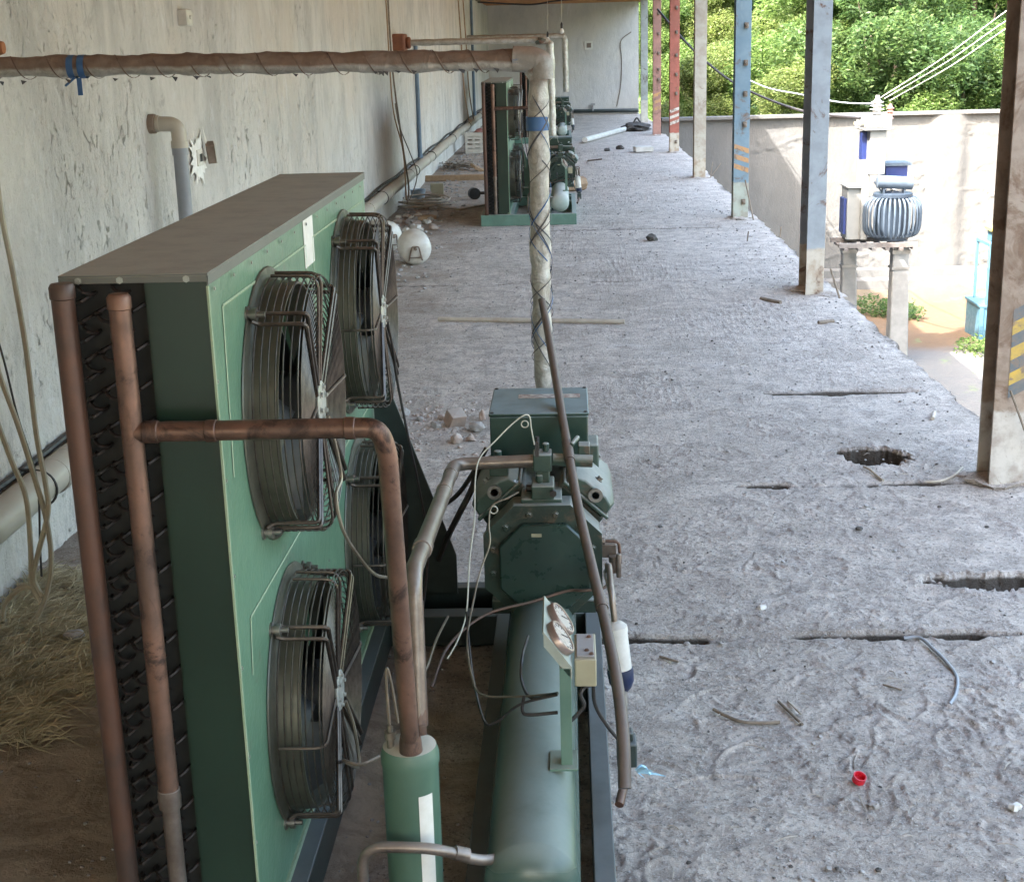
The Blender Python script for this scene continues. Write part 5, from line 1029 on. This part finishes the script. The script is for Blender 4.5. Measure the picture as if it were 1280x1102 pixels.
for k in range(3): m.lathe([(0, .03), (.03, .05), (.05, .03), (.07, .045), (.09, .03), (.11, .04), (.13, .01), (.17, .01)], (TX-.12+.14*k, YT+.1, TZ+TH+.02), (0, 0, 1), 10)
m.each('bushing', M_INS, t)
a, b = g1(1106, 219, YT+.3), g1(1134, 205, YT+.3); m = MB(); m.box(a.x, b.x, YT+.25, YT+.6, a.z-.1, b.z-.02); bx = tag(m.build('blue_cabinet', pm('cabinet_blue', (.015, .03, .13), (.015, .025, .11), rough=.4, bump=.02), bevel=.01), 'dark blue box behind the transformer top', 'box'); ROOT[bx.name_full] = tuple(bx.location)
m = MB(); m.box(a.x-.03, b.x+.05, YT+.2, YT+.65, b.z-.018, b.z+.03); m.build('cover', M_TRANSL, bx)
# white metering cabinets
t = thing('metering_cabinet', (g1(1090, 300).x, YT+.3, zpl), 'tall white high voltage metering cabinet beside the transformer with insulators on top', 'electrical cabinet')
a, b = g1(1084, 218), g1(1107, 158); m = MB(); m.box(a.x, b.x, YT-.1, YT+.5, a.z, b.z); a, b = g1(1079, 160), g1(1113, 142); m.box(a.x, b.x, YT-.16, YT+.56, a.z+.004, b.z-.02); m.box(a.x-.02, b.x+.02, YT-.18, YT+.58, a.z-.035, a.z)
a, b = g1(1075, 300), g1(1088, 200); m.box(a.x, b.x, YT+.0, YT+.45, a.z, b.z); a, b = g1(1059, 302), g1(1084, 236); m.box(a.x, b.x, YT+.11, YT+.6, a.z+.01, b.z); m.box(a.x-.02, b.x+.02, YT+.05, YT+.66, b.z+.003, b.z+.03); m.build('body', M_CAB, t, bevel=.012)
a, b = g1(1078, 200, YT+.1), g1(1083, 165, YT+.1); m = MB(); m.box(a.x-.01, a.x+.062, YT+.12, YT+.34, a.z, b.z); a, b = g1(1056, 292, YT+.2), g1(1060, 248, YT+.2); m.box(a.x-.04, a.x+.045, YT+.16, YT+.5, a.z, b.z); m.each('blue_panel', bpy.data.materials['cabinet_blue'], t)
bb_ = g1(1098, 143); m = MB(); prof = [(0, .06)]
for k in range(4): prof += [(.03+k*.055, .06), (.045+k*.055, .125-.008*k), (.06+k*.055, .06)]
prof += [(.27, .03), (.31, .03), (.31, .001)]; m.lathe(prof, (bb_.x, YT+.1, bb_.z-.03), (0, 0, 1), 18); m.build('insulator', M_INS, t)
b3 = g1(1114, 152); m = MB(); prof = [(0, .04)]
for k in range(4): prof += [(.03+k*.05, .04), (.045+k*.05, .065), (.06+k*.05, .04)]
prof += [(.26, .02), (.27, .001)]; m.lathe(prof, (b3.x, YT+.1, b3.z), (0, 0, 1), 14); m.build('red_insulator', M_INSR, t)
m = MB(); a = g1(1072, 154); m.box(a.x-.06, bb_.x, YT-.05, YT+.0, a.z-.02, a.z+.02); m.build('arm', M_CREAM, t)
# overhead wires
for i, (p, q, ds) in enumerate((((1101, 122), (1272, 4), 'uppermost of three pale overhead wires rising right from the metering cabinet'), ((1106, 123), (1276, 14), 'middle of three pale overhead wires rising right from the metering cabinet'), ((1112, 126), (1279, 22), 'lowest of three pale overhead wires rising right from the metering cabinet'))):
    a, b = g1(*p, YT+.1), g1(*q, YT-2.5); a2, b2 = V3(a), V3(b); e = b2+(b2-a2)*1.2; m = MB(); m.tube(spl([a2, (a2+b2)/2-Vector((0, 0, .05)), b2, e], 5), .0075, 5); tag(m.build('overhead_wire', pm('wire_pale', (.55, .54, .5), (.45, .44, .4), rough=.5, bump=0)), ds, 'wire', 'three wires')
for i, (pts, ds) in enumerate(((((822, 12), (850, 45), (880, 75), (925, 108), (1000, 138), (1075, 148)), 'dark overhead cable sagging from the far posts to the metering cabinet'), (((925, 95), (960, 110), (1000, 118), (1050, 128), (1098, 130)), 'thin pale cable sagging between the light blue and blue grey posts above the yard wall'))):
    m = MB(); n_ = len(pts); m.tube(spl([at(px, py, 'y', 29.5-(29.5-YT)*k/(n_-1)) for k, (px, py) in enumerate(pts)], 6), .022 if i == 0 else .012, 6); tag(m.build('overhead_cable', M_PVCG if i else M_BLACK), ds, 'cable')
# light blue cabinet at right
YK = 24.0; k1 = lambda px, py: at(px, py, 'y', YK)
t = thing('vehicle_cab', (k1(1240, 430).x, YK+.4, k1(1240, 432).z), 'light blue metal cab over a louvred box, half hidden by the nearest post', 'cab')
a, b = k1(1223, 434), k1(1276, 384); zl, zh = a.z, b.z; x0, x1_ = a.x, b.x
m = MB(); m.box(x0, x1_, YK, YK+.9, zl, zh); m.box(x0-.03, x1_+.03, YK-.03, YK+.93, zh+.002, zh+.05); m.box(x0-.02, x0+.05, YK-.025, YK-.002, zl, zh)
for k in range(2): zz = zl+.12+k*.22; m.box(x0+.10, x1_-.06, YK-.018, YK-.002, zz, zz+.17)
m.build('lower_box', M_SKYB, t, bevel=.01)
a, b = k1(1232, 380), k1(1274, 308); m = MB(); xl, xr, zb, zt = a.x, b.x, zh+.051, b.z
for x in (xl, xr-.04): m.box(x, x+.045, YK, YK+.045, zb, zt); m.box(x, x+.045, YK+.75, YK+.795, zb, zt)
m.box(xl, xr, YK-.002, YK+.8, zt+.001, zt+.06); m.box(xl+.1, xl+.4, YK+.1, YK+.5, zt+.061, zt+.25); m.box(xl+.046, xr-.041, YK+.004, YK+.04, zb+.001, zb+.05); m.build('window_frame', M_SKYB, t, bevel=.006)
m = MB(); m.box(xl+.25, xl+.27, YK+.02, YK+.035, zb+.052, zt); m.tube([(xl+.12, YK+.3, zb), (xl+.16, YK+.3, zt)], .03, 6); m.each('inner_bar', M_WOOD, t)
m = MB(); m.box(xl+.04, xl+.42, YK+.02, YK+.5, zt+.251, zt+.30); m.build('yellow_cap', pm('yellow_cap', (.55, .48, .10), (.5, .42, .1), rough=.5, bump=0), t)

# ------------------------------------------------------------------ foliage
def leafmesh(name, clumps, per, size, mat, seed, spread=.34):
    r = np.random.default_rng(seed); C = []; tint = []
    for (cx, cy, cz, R_) in clumps:
        n = int(per*R_*R_*4); d = r.normal(size=(n, 3)); d /= np.linalg.norm(d, axis=1)[:, None]; rad = R_*(.55+.5*r.random(n)**.6)*(1+spread*(vnoise(d[:, 0]*3+cx+20, d[:, 1]*3+cy+d[:, 2]*2+20, seed)-.5)*2)
        C.append(np.array([cx, cy, cz])+d*rad[:, None]*[1, 1, .8]); tint.append(np.clip(.35+.3*r.normal()*.6+.25*r.normal(size=n), 0, 1))
    C = np.concatenate(C); tint = np.concatenate(tint); n = len(C)
    u = r.normal(size=(n, 3)); u[:, 2] *= .5; u /= np.linalg.norm(u, axis=1)[:, None]; w = r.normal(size=(n, 3)); w -= (w*u).sum(1)[:, None]*u; w /= np.linalg.norm(w, axis=1)[:, None]
    s = size*(.6+.8*r.random(n))[:, None]
    P = np.stack([C-u*s, C-w*s*.38, C+u*s, C+w*s*.38], 1).reshape(-1, 3).astype(np.float32)
    me = bpy.data.meshes.new(name); me.vertices.add(4*n); me.vertices.foreach_set('co', P.ravel()); me.loops.add(4*n); me.loops.foreach_set('vertex_index', np.arange(4*n, dtype=np.int32)); me.polygons.add(n); me.polygons.foreach_set('loop_start', np.arange(0, 4*n, 4, dtype=np.int32)); me.update(calc_edges=True)
    at_ = me.attributes.new('tint', 'FLOAT', 'FACE'); at_.data.foreach_set('value', tint.astype(np.float32)); me.materials.append(mat); return me
LM = [m_leaf('acacia_leaf', (.08, .145, .035), (.155, .235, .06), (.24, .29, .10)), m_leaf('acacia_leaf_dark', (.055, .11, .035), (.105, .175, .05), (.17, .23, .07)), m_leaf('acacia_leaf_yellow', (.11, .155, .04), (.18, .23, .06), (.27, .26, .12))]
M_BARK = pm('bark', (.16, .12, .09), (.1, .08, .06), sc=8, rough=.95, bump=.5)
protos = []
for k in range(3):
    r = random.Random(60+k); cl = []
    for i in range(34):
        a = r.uniform(0, 6.28); q = r.random()**.6; z = r.uniform(1.4, 6.6); R_ = r.uniform(.45, .95); w = 2.4*(1-abs(z-3.6)/5.2); cl.append((math.cos(a)*q*w, math.sin(a)*q*w, z, R_))
    me = leafmesh('crown', cl, 950, .060, LM[k], 70+k); m = MB()
    trunk = spl([(0, 0, -.3), (.1, 0, 1.2), (-.05, .1, 2.6), (.1, 0, 4.4), (.1, .05, 5.6)], 4); m.tube(trunk, [.16-.125*i/len(trunk) for i in range(len(trunk))], 8)
    for i in range(9):
        c = cl[i]; z0 = 1.2+i*.3; m.tube(spl([(0, 0, z0), (c[0]*.5, c[1]*.5, (z0+c[2])/2), c[:3]], 4), [.06, .055, .05, .045, .04, .03, .025, .02, .015][:9], 6)
    protos.append((me, m))
tk = [0]
def tree(x, y, s, k, rz, label, zb=None):
    me, m = protos[k]; t = thing('acacia_tree', (x, y, zb if zb is not None else GZ+max(0, y-33)*.17), label, 'tree', 'bright green trees beyond the yard wall'); t.rotation_euler.z = rz; t.scale = (s, s, s)
    cr = bpy.data.objects.new('crown', me); COL.objects.link(cr); cr.parent = t
    if k not in tk_m:
        tr = m.build('trunk', M_BARK, origin=(0, 0, 0)); tk_m[k] = tr.data; tr.parent = t
    else: tr = bpy.data.objects.new('trunk', tk_m[k]); COL.objects.link(tr); tr.parent = t
    return t
tk_m = {}
pos = [(5.2, 60, 1.0, 2), (2.9, 70, 1.0, 2), (3.6, 56, .62, 0), (3.5, 37.5, .58, 2), (4.7, 38.6, .6, 0), (3.0, 46, .62, 0), (4.2, 46.8, .7, 2), (2.7, 55, .6, 2), (5.3, 48, .8, 2), (6.2, 37.2, .9, 0), (7.9, 35.4, 1.0, 1), (10.1, 36.4, 1.0, 0), (12.4, 35.6, 1.0, 1), (15.0, 36.6, 1.05, 0), (4.3, 66, 1.0, 0), (7.2, 41.2, 1.15, 2), (9.8, 40.8, 1.15, 1), (12.6, 41.6, 1.2, 1), (15.6, 41, 1.2, 0), (6.6, 56, 1.2, 2), (8.0, 47.5, 1.3, 0), (12, 48, 1.3, 2), (16.5, 48, 1.3, 1), (5.2, 34.6, .6, 2), (9.2, 34.2, .72, 0), (13.8, 34.3, .75, 2), (19, 37, 1.1, 0), (20, 43, 1.2, 2)]
rt = random.Random(9)
ordn = ['first', 'second', 'third', 'fourth', 'fifth', 'sixth', 'seventh']
for i, (x, y, s, k) in enumerate(pos):
    row = 'front row just over the yard wall' if y < 39 else ('middle row' if y < 45 else 'far row'); same = sorted([p[0] for p in pos if (p[1] < 39) == (y < 39) and (p[1] < 45) == (y < 45)]); n_ = same.index(x)
    tree(x, y, s, k, rt.uniform(0, 6.28), '%s %s tree from the left in the %s' % (['bright green', 'darker green', 'yellow green'][k], (ordn+['eighth', 'ninth', 'tenth', 'eleventh', 'twelfth', 'thirteenth', 'fourteenth'])[n_], row))
# weeds by the slab edge and the pole
r = np.random.default_rng(3)
for i, (px, py, yv, sz, ds) in enumerate(((1092, 390, 24.4, .5, 'low green weed clump left of the transformer pole'), (1228, 443, 22.6, .3, 'low weed patch below the light blue cab'), (1128, 398, 25.5, .25, 'small weeds right of the transformer pole'))):
    c = at(px, py, 'z', GZ); cl = [(c.x+r.uniform(-1, 1)*sz, c.y+r.uniform(-1, 1)*sz, GZ+.08+r.uniform(0, .2)*sz, .16*(1+sz)) for _ in range(9)]
    me = leafmesh('weeds', cl, 700, .035, LM[1 if i != 1 else 0], 90+i); o = bpy.data.objects.new('weeds', me); COL.objects.link(o); tag(o, ds, 'weeds')
